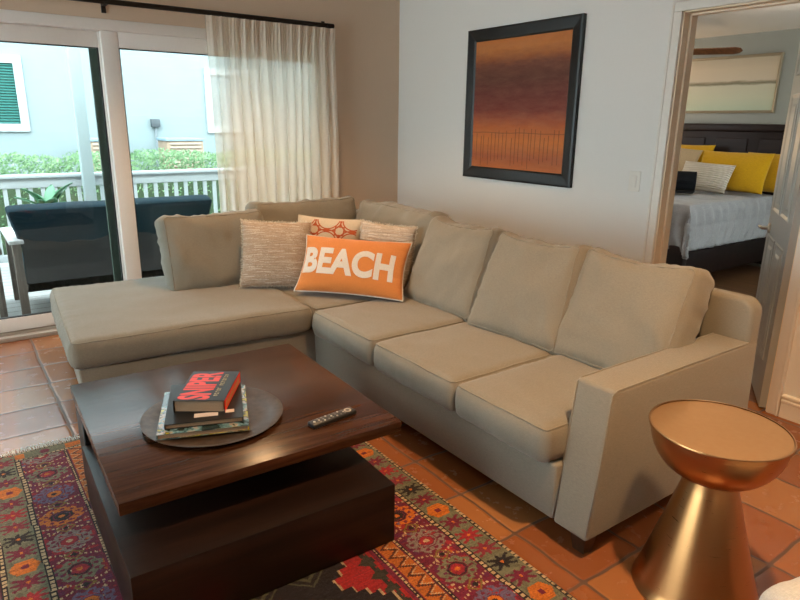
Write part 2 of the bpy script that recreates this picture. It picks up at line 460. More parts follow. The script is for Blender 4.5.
# ---- bedroom door (six panel), hinged on the right jamb, swung into the bedroom
dw, dh, dt = .735, 2.02, .035
ang = math.atan2(.528, .849)
d2 = bpy.data.objects.new('door_2', None); COL.objects.link(d2); d2.location = (XW+.012, DY0+.016, .012); d2.rotation_euler = (0, 0, ang)
d2['kind'] = 'structure'; tag(d2, 'grey-white six-panel bedroom door standing ajar', 'door')
bm = bmesh.new()
cols = ((.11, .335), (.40, .625)); rows = ((.24, .82), (.98, 1.60), (1.72, 1.90))
box(bm, (0, .0, 0), (dw, dt, dh))
def panel(bm, x0, x1, z0, z1, y, s):
    # sunk moulding ring and raised field on one face
    def ring(i, d): return [bm.verts.new((x, y+s*d, z)) for x, z in ((x0+i, z0+i), (x1-i, z0+i), (x1-i, z1-i), (x0+i, z1-i))]
    rs = [ring(-.012, .0005), ring(-.006, .006), ring(.006, .003), ring(.012, -.001+.002), ring(.04, .0015), ring(.055, .007)]
    for a, b in zip(rs, rs[1:]):
        for k in range(4): bm.faces.new((a[k], a[(k+1) % 4], b[(k+1) % 4], b[k]))
    bm.faces.new(rs[-1])
for c0, c1 in cols:
    for r0, r1 in rows:
        panel(bm, c0, c1, r0, r1, dt, 1); panel(bm, c0, c1, r0, r1, 0, -1)
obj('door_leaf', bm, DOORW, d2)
NICKEL = plain('brushed_nickel', (.55, .52, .47), .28, 1.0, 0)
for s, y in ((1, dt), (-1, 0)):
    bm = bmesh.new()
    M = Matrix.Translation((dw-.085, y, .865)) @ Matrix.Rotation(-s*PI/2, 4, 'X')
    lathe(bm, [(0, 0), (.03, 0), (.03, .006), (.022, .011), (.011, .013), (.010, .045), (0, .047)], 24)
    bmesh.ops.transform(bm, matrix=M, verts=bm.verts[:])
    tube(bm, [(dw-.085, y+s*.042, .865), (dw-.06, y+s*.046, .866), (dw-.03, y+s*.047, .865), (dw+.005, y+s*.046, .862)], [.010, .009, .008, .0065], 10)
    obj('door_handle', bm, NICKEL, d2, angle=50)

# ------------------------------------------------------------------ sectional sofa
sofa = thing('sectional_sofa', 'oatmeal linen L-shaped sectional sofa with loose back cushions', 'sofa', (0, 0, 0))
def wedge(name, quads, parent=sofa, bevel=.02, mat=LINEN):
    # a convex block from 4 bottom + 4 top points
    bm = bmesh.new(); v = [bm.verts.new(p) for p in quads]
    for f in ((3,2,1,0), (4,5,6,7), (0,1,5,4), (1,2,6,5), (2,3,7,6), (3,0,4,7)): bm.faces.new([v[i] for i in f])
    bmesh.ops.bevel(bm, geom=bm.edges[:], offset=bevel, segments=4, affect='EDGES', profile=.5)
    return obj(name, bm, mat, parent, angle=70)
SX0, SX1 = 1.60, 2.66            # front and back of the long run
# base of the long run and of the short run
wedge('base', [(SX0, 1.272, .08), (2.62, 1.272, .08), (2.62, 3.06, .08), (SX0, 3.06, .08), (SX0-.005, 1.272, .30), (2.62, 1.272, .30), (2.62, 3.06, .30), (SX0-.005, 3.06, .30)], bevel=.012)
wedge('base', [(.395, 3.085, .08), (2.62, 3.03, .08), (2.62, 4.30, .08), (.48, 4.30, .08), (.380, 3.085, .315), (2.62, 3.03, .315), (2.62, 4.30, .315), (.47, 4.30, .315)], bevel=.012)
# arm with a raked front
arm = wedge('armrest', [(1.592, 1.118, .08), (2.628, 1.118, .08), (2.628, 1.268, .08), (1.592, 1.268, .08),
                        (1.68, 1.132, .61), (2.628, 1.132, .61), (2.628, 1.285, .61), (1.68, 1.285, .61)], bevel=.014)
bm = bmesh.new()
for yy in (1.136, 1.281):
    tube(bm, [(1.60-.004, yy-.012, .10), (1.64, yy-.006, .34), (1.678, yy, .596), (1.70, yy, .609), (2.55, yy, .609)], .003, 6)
obj('piping', bm, LINEN, arm, smooth=True)
# back frames
def back_panel(name, x0, x1, y0, y1, z0, z1, rc, axis):
    # upright slab with a rounded top end corner, extruded through its thickness
    bm = bmesh.new(); pts = []
    a0, a1 = (y0, y1) if axis == 'y' else (x0, x1)
    pts = [(a0, z0), (a1, z0), (a1, z1)]
    for i in range(9):
        t = i/8*PI/2; pts.append((a0+rc-rc*math.sin(t), z1-rc+rc*math.cos(t)))
    lo, hi = [], []
    for a, z in pts:
        if axis == 'y': lo.append(bm.verts.new((x0, a, z))); hi.append(bm.verts.new((x1, a, z)))
        else: lo.append(bm.verts.new((a, y0, z))); hi.append(bm.verts.new((a, y1, z)))
    bm.faces.new(lo); bm.faces.new(hi[::-1])
    n = len(pts)
    for i in range(n): bm.faces.new((lo[i], hi[i], hi[(i+1) % n], lo[(i+1) % n]))
    bm.normal_update()
    es = [e for e in bm.edges if e.calc_face_angle(0) > R(40)]
    bmesh.ops.bevel(bm, geom=es, offset=.022, segments=4, affect='EDGES', profile=.5)
    return obj(name, bm, LINEN, sofa, angle=60)
back_panel('back_frame', 2.55, 2.635, 1.134, 4.30, .09, .785, .06, 'y')
back_panel('back_frame', 1.30, 2.635, 4.305, 4.43, .09, .785, .06, 'x')
for (x, y) in ((1.655, 1.175), (2.60, 1.18), (.47, 3.16), (.55, 4.22), (2.56, 4.25)):
    bm = bmesh.new(); v = []
    for (hh, z) in ((.024, 0), (.036, .10)):
        for a, b in ((-1,-1), (1,-1), (1,1), (-1,1)): v.append(bm.verts.new((x+a*hh, y+b*hh, z)))
    for f in ((3,2,1,0), (4,5,6,7), (0,1,5,4), (1,2,6,5), (2,3,7,6), (3,0,4,7)): bm.faces.new([v[i] for i in f])
    obj('leg', bm, LEGW, sofa)
# seat cushions
def seat(x0, x1, y0, y1, z0, z1, seed, welts=(1,), **kw):
    M = Matrix.Translation(((x0+x1)/2, (y0+y1)/2, (z0+z1)/2))
    return cushion('seat_cushion', sofa, M, LINEN, welts, size=(x1-x0, y1-y0, z1-z0), seed=seed, **{**dict(r=.035, puff=.10, bulge=.014, wrk=.0045, gath=.002), **kw})
seat(1.545, 2.54, 1.285, 1.775, .30, .447, 1)
seat(1.545, 2.54, 1.785, 2.375, .30, .447, 2)
seat(1.545, 2.54, 2.385, 2.985, .30, .447, 3)
cushion('seat_cushion', sofa, Matrix.Translation((.992, 3.605, .389)) @ Matrix.Rotation(R(-3.6), 4, 'Z'), LINEN, (1,), size=(1.205, 1.15, .146), seed=4, r=.04, puff=.07, bulge=.018, wrk=.004, gath=.0022)
seat(1.57, 2.54, 2.995, 4.29, .316, .450, 5)
# back cushions: bottom-front edge centre, width direction, lean
def back_cushion(p, wdir, w, h, t, lean, seed, sag=.012, welts=(1, -1), **kw):
    wd = Vector(wdir).normalized(); nrm = Vector((0,0,1)).cross(wd)      # horizontal, out of the back
    # choose local z (front) so that x cross y = front
    upv = Vector((0,0,1))*math.cos(lean) + nrm*math.sin(lean)
    front = wd.cross(upv)
    c = Vector(p) + upv*h/2 - front*t/2
    M = frame_mat(c, wd, upv)
    return cushion('back_cushion', sofa, M, LINEN, welts, size=(w, h, t), seed=seed, **{**dict(r=.042, puff=.34, bulge=.02, sag=sag, wrk=.012, gath=.0036), **kw})
# long run (face -x): width direction runs along -y so that the front points to -x
back_cushion((2.14, 1.535, .455), (.03, -1, 0), .54, .505, .20, R(24), 11, sag=.026, taper=.05)
back_cushion((2.10, 2.045, .457), (.07, -1, 0), .56, .505, .20, R(22), 12, sag=.03, taper=.13)
back_cushion((2.12, 2.645, .455), (-.0, -1, 0), .58, .505, .19, R(22), 13, sag=.03, taper=.09)
back_cushion((2.235, 3.40, .455), (0, -1, 0), .84, .475, .17, R(17), 14, sag=-.012)
# short run (face -y): width direction +x
back_cushion((2.03, 3.80, .455), (1, -.02, 0), .75, .485, .18, R(19), 15, sag=.0)
back_cushion((1.315, 3.67, .462), (.997, -.07, 0), .61, .455, .20, R(19), 16, sag=.004)

# ------------------------------------------------------------------ throw pillows
def weave_mat(name, cols, scale):
    t = NT(name); co = t.coord('UV')
    w = t.noise(t.mapping(co, (3.2, scale, 1)), 1.0, 3, .6)
    w2 = t.noise(t.mapping(co, (60, scale*1.1, 1)), 1.0, 2)
    v = t.math('ADD', t.math('MULTIPLY', w, .7), t.math('MULTIPLY', w2, .3))
    c = t.ramp(v, [(.30, cols[0]), (.42, cols[1]), (.50, cols[2]), (.58, cols[3]), (.68, cols[1]), (.8, cols[2])])
    t.bsdf(c, .95, 0, t.bump(t.math('ADD', v, t.wave(t.mapping(co, (1, 1, 1)), scale/6.3, 1.5, direction='Y')), .5, .004), .1)
    return t.m
def add_uv(me, M, w, h):
    uv = me.uv_layers.new(name='uv'); inv = M.inverted()
    for l in me.loops:
        p = inv @ me.vertices[l.vertex_index].co; uv.data[l.index].uv = (p.x/w+.5, p.y/h+.5)
def lean_mat(bottom, wdir, h, lean, roll=0):
    wd = Vector((*wdir, 0)).normalized(); nrm = Vector((0,0,1)).cross(wd)
    upv = Vector((0,0,1))*math.cos(lean) + nrm*math.sin(lean)
    if roll:
        q = Matrix.Rotation(roll, 3, wd.cross(upv)); wd = q @ wd; upv = q @ upv
    return frame_mat(Vector(bottom)+upv*h/2, wd, upv)
def throw(name, label, M, w, h, t, mat, seed, fringe=None, pipe=None, pinch=.05, cat='pillow'):
    f = pillow_fn(w, h, t, pinch, seed)
    bm = bmesh.new(); pillow(bm, f, M); o = obj(name, bm, mat, None, smooth=True); add_uv(o.data, M, w, h)
    tag(o, label, cat)
    if pipe is not None:
        bm = bmesh.new(); tube(bm, edge_loop(f, M), .0042, 6, closed=True); obj('piping', bm, pipe, o, smooth=True)
    if fringe is not None:
        bm = bmesh.new(); L = edge_loop(f, M, 60); c = M.translation
        for p in L:
            for _ in range(2):
                d = (p-c).normalized(); q = p + d*random.uniform(.006, .013) + Vector([random.uniform(-.004, .004) for _ in range(3)])
                tube(bm, [p-d*.004, q], .0013, 4)
        obj('frayed_edge', bm, fringe, o)
    return o, f
WV1 = weave_mat('striped_tan_weave', [(.10, .065, .045), (.52, .42, .33), (.33, .24, .17), (.62, .55, .47)], 55)
WV2 = weave_mat('beige_chenille_weave', [(.20, .14, .10), (.55, .46, .36), (.40, .31, .23), (.66, .59, .50)], 40)
CREAMF = plain('cream_fringe', (.72, .66, .55), .9, 0, 0)
ORANGE = fabric('orange_canvas', (.76, .275, .075), 500, .12)
CREAM = fabric('cream_canvas', (.70, .58, .42), 500, .12)
RUST = fabric('rust_print', (.52, .11, .035), 500, .1)
WHITEP = fabric('white_screen_print', (.78, .74, .68), 500, .08)
throw('throw_pillow', 'tan and cream striped woven square pillow on the chaise seat', lean_mat((1.552, 3.455, .472), (.372, -.16), .41, R(22), R(-3)), .42, .41, .14, WV1, 21, fringe=CREAMF)
# orange lattice pillow
M2 = lean_mat((1.862, 3.425, .470), (.68, -.73), .41, R(18), R(-2))
o2, f2 = throw('throw_pillow', 'cream square pillow printed with a rust orange geometric lattice', M2, .43, .41, .13, CREAM, 22, pipe=CREAM)
bm = bmesh.new()
def on(f, M, w, h, x, y, lift=.0018):
    return M @ (f(max(-1, min(1, 2*x/w)), max(-1, min(1, 2*y/h)), 1) + Vector((0, 0, lift)))
def strip(bm, f, M, w, h, pts, wd, closed=False):
    # ribbon lying on the pillow face
    P = [Vector(p) for p in pts]; N = len(P); L = []
    for i, p in enumerate(P):
        d = (P[(i+1) % N]-P[i-1]) if closed else (P[min(i+1, N-1)]-P[max(i-1, 0)])
        d.normalize(); q = Vector((-d.y, d.x))*wd/2
        L.append((bm.verts.new(on(f, M, w, h, *(p+q))), bm.verts.new(on(f, M, w, h, *(p-q)))))
    for i in range(N if closed else N-1):
        a, b = L[i], L[(i+1) % N]; bm.faces.new((a[0], b[0], b[1], a[1]))
S = .165; OY = .118
def clipped(pts, lim=.194):
    run = []
    for p in list(pts)+[None]:
        if p is None or max(abs(p[0]), abs(p[1])) > lim:
            if len(run) > 2: strip(bm, f2, M2, .43, .41, run, .0075)
            run = []
        else: run.append(p)
for gx in (-1.5, -.5, .5, 1.5):
    for gy in (0, 1, 2):
        x0, y0 = gx*S, OY-gy*S; q = .028
        sq = []
        for a, b in (((-q,-q),(q,-q)), ((q,-q),(q,q)), ((q,q),(-q,q)), ((-q,q),(-q,-q))):
            for i in range(5): sq.append((x0+a[0]+(b[0]-a[0])*i/5, y0+a[1]+(b[1]-a[1])*i/5))
        clipped(sq+sq[:1])
        for ax in ((1,0), (0,1)):
            for sg in (-1, 1):
                clipped([(x0+ax[0]*sg*(q+(S/2-q)*i/6), y0+ax[1]*sg*(q+(S/2-q)*i/6)) for i in range(7)])
for gx in (-1, 0, 1):
    for gy in (-.5, .5, 1.5):
        for rr in (.072, .088):
            clipped([(gx*S+rr*math.cos(a/48*2*PI), OY-gy*S+rr*math.sin(a/48*2*PI)) for a in range(49)])
obj('lattice_print', bm, RUST, o2)
# woven pillow behind the orange one
throw('throw_pillow', 'beige chenille pillow tucked behind the orange lettered pillow', lean_mat((2.112, 3.135, .47), (.22, -.32), .385, R(9), R(-3)), .36, .385, .12, WV2, 23, fringe=CREAMF)
# BEACH pillow
BW, BH = .655, .37
M3 = lean_mat((1.812, 3.045, .474), (.42, -.43), BH, R(37), R(-2))
o3, f3 = throw('throw_pillow', 'orange rectangular lumbar pillow with white BEACH lettering', M3, BW, BH, .145, ORANGE, 24, pipe=WHITEP, pinch=.07)
def text_mesh(body, size, bold=0, spacing=1.0):
    cu = bpy.data.curves.new('lettering', 'FONT'); cu.body = body; cu.size = size; cu.offset = bold
    cu.align_x = 'CENTER'; cu.align_y = 'CENTER'; cu.space_character = spacing; cu.resolution_u = 6
    ob = bpy.data.objects.new('lettering', cu); COL.objects.link(ob)
    dg = bpy.context.evaluated_depsgraph_get(); me = bpy.data.meshes.new_from_object(ob.evaluated_get(dg))
    bpy.data.objects.remove(ob); bpy.data.curves.remove(cu)
    bm = bmesh.new(); bm.from_mesh(me); bpy.data.meshes.remove(me)
    return bm
def fit(bm, w, h):
    xs = [v.co.x for v in bm.verts]; ys = [v.co.y for v in bm.verts]
    cx, cyy = (min(xs)+max(xs))/2, (min(ys)+max(ys))/2; sx = w/(max(xs)-min(xs)); sy_ = h/(max(ys)-min(ys))
    for v in bm.verts: v.co = Vector(((v.co.x-cx)*sx, (v.co.y-cyy)*sy_, 0))
def slice_grid(bm, w, h, nx, ny):
    for i in range(nx+1):
        bmesh.ops.bisect_plane(bm, geom=bm.verts[:]+bm.edges[:]+bm.faces[:], plane_co=(-w/2+w*i/nx, 0, 0), plane_no=(1, 0, 0))
    for i in range(ny+1):
        bmesh.ops.bisect_plane(bm, geom=bm.verts[:]+bm.edges[:]+bm.faces[:], plane_co=(0, -h/2+h*i/ny, 0), plane_no=(0, 1, 0))
bm = text_mesh('BEACH', .15, .0065, 1.03); fit(bm, .575, .172); slice_grid(bm, .6, .2, 70, 24)
for v in bm.verts: v.co.x -= v.co.y*.0
for v in bm.verts: v.co = on(f3, M3, BW, BH, v.co.x-.022, v.co.y-.004-.03*v.co.x, .0022)
obj('lettering', bm, WHITEP, o3)

# ------------------------------------------------------------------ coffee table
ct = thing('coffee_table', 'dark walnut square coffee table with an offset lower block', 'coffee table', (.27, 1.712, .003), R(-1.7))
TZ = .405
boxo('tabletop', (-.005, 0, .362), (.955, .985, .402), TABLEW, ct, .003, 2)
boxo('lower_block', (-.012, -.112, .010), (.855, .75, .237), DARKW, ct, .003, 2)
boxo('support_panel', (.0, .755, .010), (.86, .93, .361), BLACKM, ct, .002, 1)
# tray
tray = thing('tray', 'round pewter-brown tray on the coffee table under the books', 'tray', (.672, 2.085, TZ+.001))
TRAYM = NT('hammered_pewter'); _c = TRAYM.coord(); _n = TRAYM.noise(_c, 40, 3)
TRAYM.bsdf(TRAYM.ramp(_n, [(.3, (.045, .029, .019)), (.7, (.085, .058, .04))]), .35, .1, TRAYM.bump(_n, .15, .002), .25); TRAYM = TRAYM.m
bm = bmesh.new(); lathe(bm, [(0, 0), (.17, 0), (.205, .004), (.245, .016), (.248, .019), (.243, .0195), (.205, .0095), (.178, .006), (.165, .0055), (0, .0055)], 72)
obj('tray_dish', bm, TRAYM, tray, angle=40)
# books
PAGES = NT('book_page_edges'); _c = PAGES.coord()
PAGES.bsdf(PAGES.ramp(PAGES.wave(_c, 220, 1.5, direction='Z'), [(0, (.15, .10, .06)), (1, (.36, .27, .18))]), .9); PAGES = PAGES.m  # page colour browned for the shadow on the front edges
def book(name, label, loc, rz, w, h, t, cover, pages=PAGES, group=None, ct_=.0025, spine_left=True):
    o = thing(name, label, 'book', loc, rz)
    bm = bmesh.new(); box(bm, (-w/2, -h/2, 0), (w/2, h/2, ct_), .0008, 1); box(bm, (-w/2, -h/2, t-ct_), (w/2, h/2, t), .0008, 1)
    sx_ = -1 if spine_left else 1
    a, b = sorted((sx_*w/2, sx_*(w/2-.004)))
    box(bm, (a, -h/2, .0005), (b, h/2, t-.0005), .001, 1)
    obj('cover', bm, cover, o, angle=40)
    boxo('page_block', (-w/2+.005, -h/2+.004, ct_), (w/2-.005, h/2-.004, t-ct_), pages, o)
    return o
MAG = NT('landscape_photo_cover'); _c = MAG.coord('Generated')
_n = MAG.noise(_c, 3.2, 4, .55)
MAG.bsdf(MAG.ramp(_n, [(.30, (.01, .02, .03)), (.44, (.02, .05, .05)), (.49, (.16, .30, .33)), (.52, (.40, .33, .26)), (.55, (.02, .06, .04)), (.61, (.42, .36, .01)), (.65, (.03, .09, .05)), (.76, (.30, .42, .46))], 'LINEAR'), .2, 0, None, .5); MAG = MAG.m
BLKCOV = plain('black_gloss_cover', (.010, .0105, .011), .4, 0, 0, 60, .25)
REDCOV = plain('red_jacket', (.74, .035, .015), .4, 0, 0, 60, .3)
ba = R(-20)
zb = TZ+.0168
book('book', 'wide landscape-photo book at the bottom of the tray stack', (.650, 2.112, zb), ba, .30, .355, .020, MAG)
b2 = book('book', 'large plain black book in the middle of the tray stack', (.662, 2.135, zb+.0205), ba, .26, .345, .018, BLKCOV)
bm = bmesh.new(); box(bm, (-.035, -.140, .0182), (.045, -.11, .0187)); box(bm, (.07, -.125, .0182), (.10, -.10, .0187))
obj('paper_bookmark', bm, plain('white_paper', (.75, .66, .60), .8), b2)
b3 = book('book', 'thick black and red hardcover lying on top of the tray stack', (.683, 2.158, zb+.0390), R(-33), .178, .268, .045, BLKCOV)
zt = .0454
bm = text_mesh('SNIPER', .1, .004); fit(bm, .25, .112)
bmesh.ops.transform(bm, matrix=Matrix.Translation((-.024, .0, zt)) @ Matrix.Rotation(PI/2, 4, 'Z'), verts=bm.verts[:])
obj('title_lettering', bm, REDCOV, b3)
bm = bmesh.new()
for i in range(13):
    y = -.095+i*.0155
    if i == 5: continue
    box(bm, (.042, y, zt-.0002), (.0445, y+.009, zt+.0002)); box(bm, (.042, y, zt-.0002), (.056, y+.0022, zt+.0002))
    if i % 2: box(bm, (.0535, y, zt-.0002), (.056, y+.009, zt+.0002))
    if i % 3 == 0: box(bm, (.042, y+.0075, zt-.0002), (.054, y+.0095, zt+.0002))
obj('author_lettering', bm, plain('pale_yellow_print', (.52, .42, .18), .5), b3)
bm = bmesh.new(); box(bm, (.0892, -.134, .001), (.0897, .134, .044)); obj('jacket_edge', bm, REDCOV, b3)
bm = bmesh.new()
for i in range(11):
    y = -.112+i*.021; box(bm, (.0896, y, .010), (.0901, y+.009, .032))
obj('spine_lettering', bm, plain('pale_yellow_print', (.52, .42, .18), .5), b3)
# remote control
REMP = plain('black_remote_plastic', (.02, .02, .021), .35, 0, 0)
rem = thing('remote_control', 'black remote control on the right side of the coffee table', 'remote', (1.022, 1.832, TZ+.0008), R(7))
bm = bmesh.new(); box(bm, (-.095, -.021, 0), (.095, .021, .017), .004, 3); obj('remote_body', bm, REMP, rem, angle=40)
BTN = plain('grey_buttons', (.20, .20, .20), .4); BTNW = plain('silver_buttons', (.65, .63, .58), .3, .3)
def btn(x, y, rx=.004, mat=BTN):
    bm = bmesh.new(); lathe(bm, [(0, .0165), (rx, .0165), (rx*.9, .0192), (0, .0195)], 12, (x, y, 0)); obj('button', bm, mat, rem, angle=40)
for i in range(7):
    for j in (-1, 0, 1):
        if i in (2, 5) and j == 0: continue
        btn(-.06+i*.018, j*.012, .0038, BTNW if (i+j) % 3 == 0 else BTN)
bm = bmesh.new(); lathe(bm, [(.008, .0165), (.008, .0188), (.014, .0188), (.014, .0165)], 20, (.068, 0, 0)); obj('navigation_ring', bm, BTNW, rem, angle=40)
btn(-.08, .0, .005, BTNW)

# ------------------------------------------------------------------ copper hourglass side table
t = NT('brushed_copper'); _c = t.coord()
sep = t.n('ShaderNodeSeparateXYZ', inp={0: _c})
brush = t.noise(t.mapping(_c, (1, 1, 30)), 14, 3)
b = t.bsdf(t.mix(t.math('MULTIPLY', brush, .3), (.56, .29, .115), (.44, .215, .085)), t.math('ADD', .24, t.math('MULTIPLY', brush, .12)), 1.0)
COPPER = t.m
t = NT('brushed_copper_disc'); _c = t.coord()
brush = t.noise(_c, 55, 4)
t.bsdf(t.mix(t.math('MULTIPLY', brush, .25), (.66, .38, .165), (.55, .30, .125)), t.math('ADD', .42, t.math('MULTIPLY', brush, .1)), 1.0)
COPPERT = t.m
TBX, TBY, TBH = 1.802, .842, .574
st = thing('side_table', 'copper hourglass drum side table beside the sofa arm', 'side table', (TBX, TBY, 0))
bm = bmesh.new(); NZ_ = .416; prof = [(0, .0), (.189, .0), (.192, .004), (.190, .01)]
prof += [(.188-.115*((z-.012)/(NZ_-.02))**.95, z) for z in [.012+(NZ_-.02)*i/12 for i in range(13)]]
prof += [(.0725, NZ_-.003), (.0745, NZ_)]
obj('cone_base', lathe(bm, prof, 96), COPPER, st, angle=40)
bm = bmesh.new(); prof = [(.0, NZ_-.002)]
for i in range(15):
    a = i/14*PI/2; prof.append((.0745+(.1935-.0745)*math.sin(a)**.85, NZ_+.001+(TBH-.012-NZ_)*(1-math.cos(a))**.85))
prof += [(.2000, TBH-.009), (.2010, TBH-.004), (.1995, TBH-.0005), (.1950, TBH-.0005)]
obj('bowl', lathe(bm, prof, 96), COPPER, st, angle=40)
bm = bmesh.new(); lathe(bm, [(0, TBH-.003), (.1940, TBH-.003), (.1950, TBH-.006)], 96); obj('tabletop', bm, COPPERT, st, angle=40)

# ------------------------------------------------------------------ kilim rug
def build_rug():
    xl, xr, yb, yt = -.047, 1.437, .45, 3.03
    p = .0045; nx = int((xr-xl)/p); ny = int((yt-yb)/p)
    X, Y = np.meshgrid(xl+(np.arange(nx)+.5)*p, yb+(np.arange(ny)+.5)*p)
    rng = np.random.default_rng(3)
    def sn(a, b, s): return np.sin(a*s+2.1*np.sin(b*s*.63+1.3))*np.cos(b*s*.8+1.7*np.sin(a*s*.71))
    wob = .004*sn(X, Y, 9.0); Xw = X+wob; Yw_ = Y+.004*sn(Y, X, 7.0)
    left = (Xw-xl) < (xr-Xw)
    D = np.minimum(Xw-xl, xr-Xw); Sx = Yw_; TD = yt-Yw_
    C = np.zeros((ny, nx, 3))
    col = lambda r, g, b: np.array(srgb(r, g, b))
    MAR, RED, GRN, ORG, CRM, BLK, GRY, BLU = col(120, 28, 56), col(166, 36, 46), col(124, 124, 98), col(214, 118, 34), col(208, 180, 138), col(34, 26, 26), col(142, 128, 120), col(112, 96, 126)
    PUR = col(106, 30, 74)
    def setc(mask, c): C[mask] = c
    # field
    setc(np.ones_like(D, bool), MAR)
    fieldn = sn(X, Y, 38) + sn(Y, X, 61)
    setc(fieldn > .85, RED); setc(fieldn < -.95, PUR)
    speck = (sn(X, Y, 120)+sn(Y+.3, X, 95)) > 1.42; setc(speck, CRM); setc((sn(X*1.4, Y, 88)+sn(Y, X, 70)) > 1.45, ORG*.8); setc((sn(X, Y*1.6, 66)+sn(Y*.8+2, X, 51)) > 1.5, BLU)
    # field medallions along the band .142-.305
    per = .178; k = np.floor(Sx/per).astype(int); fs = (Sx/per-k)-.5
    cx = (D-.223)/.078; cs = fs*per/.068
    r = np.sqrt(cx**2+cs**2); th = np.arctan2(cs, cx)
    band = (D > .146) & (D < .303)
    cols4 = [GRY, ORG, BLU, GRN]
    for j in range(4):
        mk = band & (k % 4 == j)
        ra = np.maximum(np.maximum(np.abs(cx), np.abs(cs)), (np.abs(cx)+np.abs(cs))*.72)
        ring = (ra < .92) & (ra > .50)
        hook = (np.sin(10*th)*np.cos(r*13+.6)+.35*sn(X, Y, 150) > -.25)
        setc(mk & ring & hook, cols4[j])
        setc(mk & (ra < .32), [RED, BLK, ORG, RED][j]); setc(mk & (ra < .13), [CRM, ORG, BLK, ORG][j])
        setc(mk & (ra < .46) & (ra > .38), BLK if j % 2 else cols4[j])
    # small creamy dotted chevrons between the medallions
    chev = np.abs(np.abs(fs)-.5)*per - np.abs(cx)*.03
    setc(band & (np.abs(chev) < .004) & (np.sin(D*420) > 0), CRM)
    diam = np.abs((np.abs(fs)-.5)*per/.03)+np.abs(cx/.45)
    setc(band & (diam < 1) & (diam > .7), [0.25, .16, .03]); setc(band & (diam < .4), BLK)
    # zigzag band and inner field
    def dots(d0, w, period=.017):
        m_ = (D > d0) & (D < d0+w); setc(m_, BLK)
        q = np.abs((Sx/period) % 1-.5); setc(m_ & (np.abs(D-d0-w/2) < w*.30) & (q < .33), CRM)
    m_ = (D > .303) & (D < .325); setc(m_, MAR); dots(.309, .012)
    m_ = (D >= .325) & (D < .392); setc(m_, col(196, 108, 36))
    tri = np.abs(((Sx/.052) % 1)-.5)*2
    setc(m_ & (np.abs((D-.335)/.046-tri) < .17), col(86, 40, 26)); setc(m_ & (np.abs((D-.335)/.046-tri+.33) < .07), CRM)
    m_ = (D >= .392) & (D < .425); setc(m_, MAR); dots(.398, .012)
    inn = D >= .425
    setc(inn, col(168, 34, 34))
    ph = (Sx/.30) % 1; tr = np.abs(ph-.5)*2; st_ = np.floor(tr*5)/5
    bd = .465+.17*st_
    setc(inn & (D > bd-.008), CRM*.8); setc(inn & (D > bd), BLK)
    dd = np.abs(ph-.5)*.30/.09+np.abs(D-.66)/.10
    setc(inn & (D > bd) & (np.floor(dd*5) % 2 == 0) & (dd < 1.3), col(84, 84, 60)); setc(inn & (dd < .35), col(190, 96, 40))
    t2 = np.abs(((Sx/.075) % 1)-.5)*2
    setc(inn & (D < bd-.008) & (np.abs(D-.437-.03*np.floor(t2*3)/3) < .008), col(46, 44, 34))
    tri2 = inn & (D < bd-.012) & (D-.44 < .05*(1-t2)*1.1) & (D > .44); setc(tri2, col(60, 58, 44))
    # side bands
    m_ = (D >= .022) & (D <= .128); setc(m_, GRN)
    setc(m_ & (sn(X, Y, 70) > .55), GRN*.75)
    per = .088; k = np.floor(Sx/per).astype(int); b_ = (Sx/per-k)-.5; a_ = (D-.075)/.106
    rr = np.sqrt((a_*1.15)**2+b_**2); th = np.arctan2(b_, a_)
    kk = k % 6
    star = (np.sqrt((a_*.92)**2+(b_*1.05)**2) < .44*(.76+.24*np.cos(8*th))) | ((np.abs(b_) < .05) & (np.abs(a_) < .48)) | (np.abs(np.abs(b_)-.30)+np.abs(np.abs(a_)-.36) < .09)
    setc(m_ & (kk == 0) & (np.abs(b_) < .42) & (np.abs(a_)+np.abs(b_)*.5 < .46), ORG)
    setc(m_ & (kk == 0) & (np.abs(a_) < .10) & (np.abs(b_) < .12), MAR)
    for j, c in ((1, MAR), (2, BLK), (3, col(140, 44, 60)), (4, RED), (5, MAR)):
        setc(m_ & (kk == j) & star, c); setc(m_ & (kk == j) & (rr < .07), ORG)
    dots(.126, .022, .021)
    setc(D < .022, MAR*.55); dots(.004, .018, .021)
    # top border
    tm = (TD < .088) & (D > .022)
    side = D < .128
    m_ = (TD < .088); setc(m_ & ~side, GRN)
    u_ = (X/.13) % 1; ku = np.floor(X/.13).astype(int) % 2
    setc(m_ & ~side & (TD > .024) & (TD < .068) & (np.abs(u_-.5) < .38) & (ku == 0), ORG)
    us = np.sqrt(((u_-.5)*.13/.02)**2+((TD-.045)/.02)**2); setc(m_ & ~side & (ku == 1) & (us < 1), MAR)
    for t0 in (.003, .072):
        q = (TD > t0) & (TD < t0+.013); setc(q & (~side | (t0 < .01)), BLK)
        qq = np.abs((X/.018) % 1-.5) < .3; setc(q & qq & (np.abs(TD-t0-.0065) < .004) & (~side | (t0 < .01)), CRM)
    # yarn variation and worn streaks along the weft
    var = 1+.16*rng.standard_normal((ny, nx, 1)).clip(-2, 2) + .10*rng.standard_normal((ny, 1, 1)).clip(-2, 2)
    C = (C*.8*var.clip(.4, 1.7)).clip(0, 1)
    Z = .0085+.0012*(sn(X, Y, 4)) + .0004*rng.standard_normal((ny, nx))
    # mesh
    vx, vy = np.meshgrid(xl+np.arange(nx+1)*p, yb+np.arange(ny+1)*p)
    vz = np.zeros((ny+1, nx+1)); vz[:-1, :-1] = Z; vz[-1, :] = .007; vz[:, -1] = .007
    vx2 = vx+.004*sn(vy, vx*0, 3.0); vy2 = vy+.004*sn(vx, vy*0, 4.0)
    top = np.stack([vx2, vy2, vz], -1).reshape(-1, 3)
    idx = np.arange((nx+1)*(ny+1)).reshape(ny+1, nx+1)
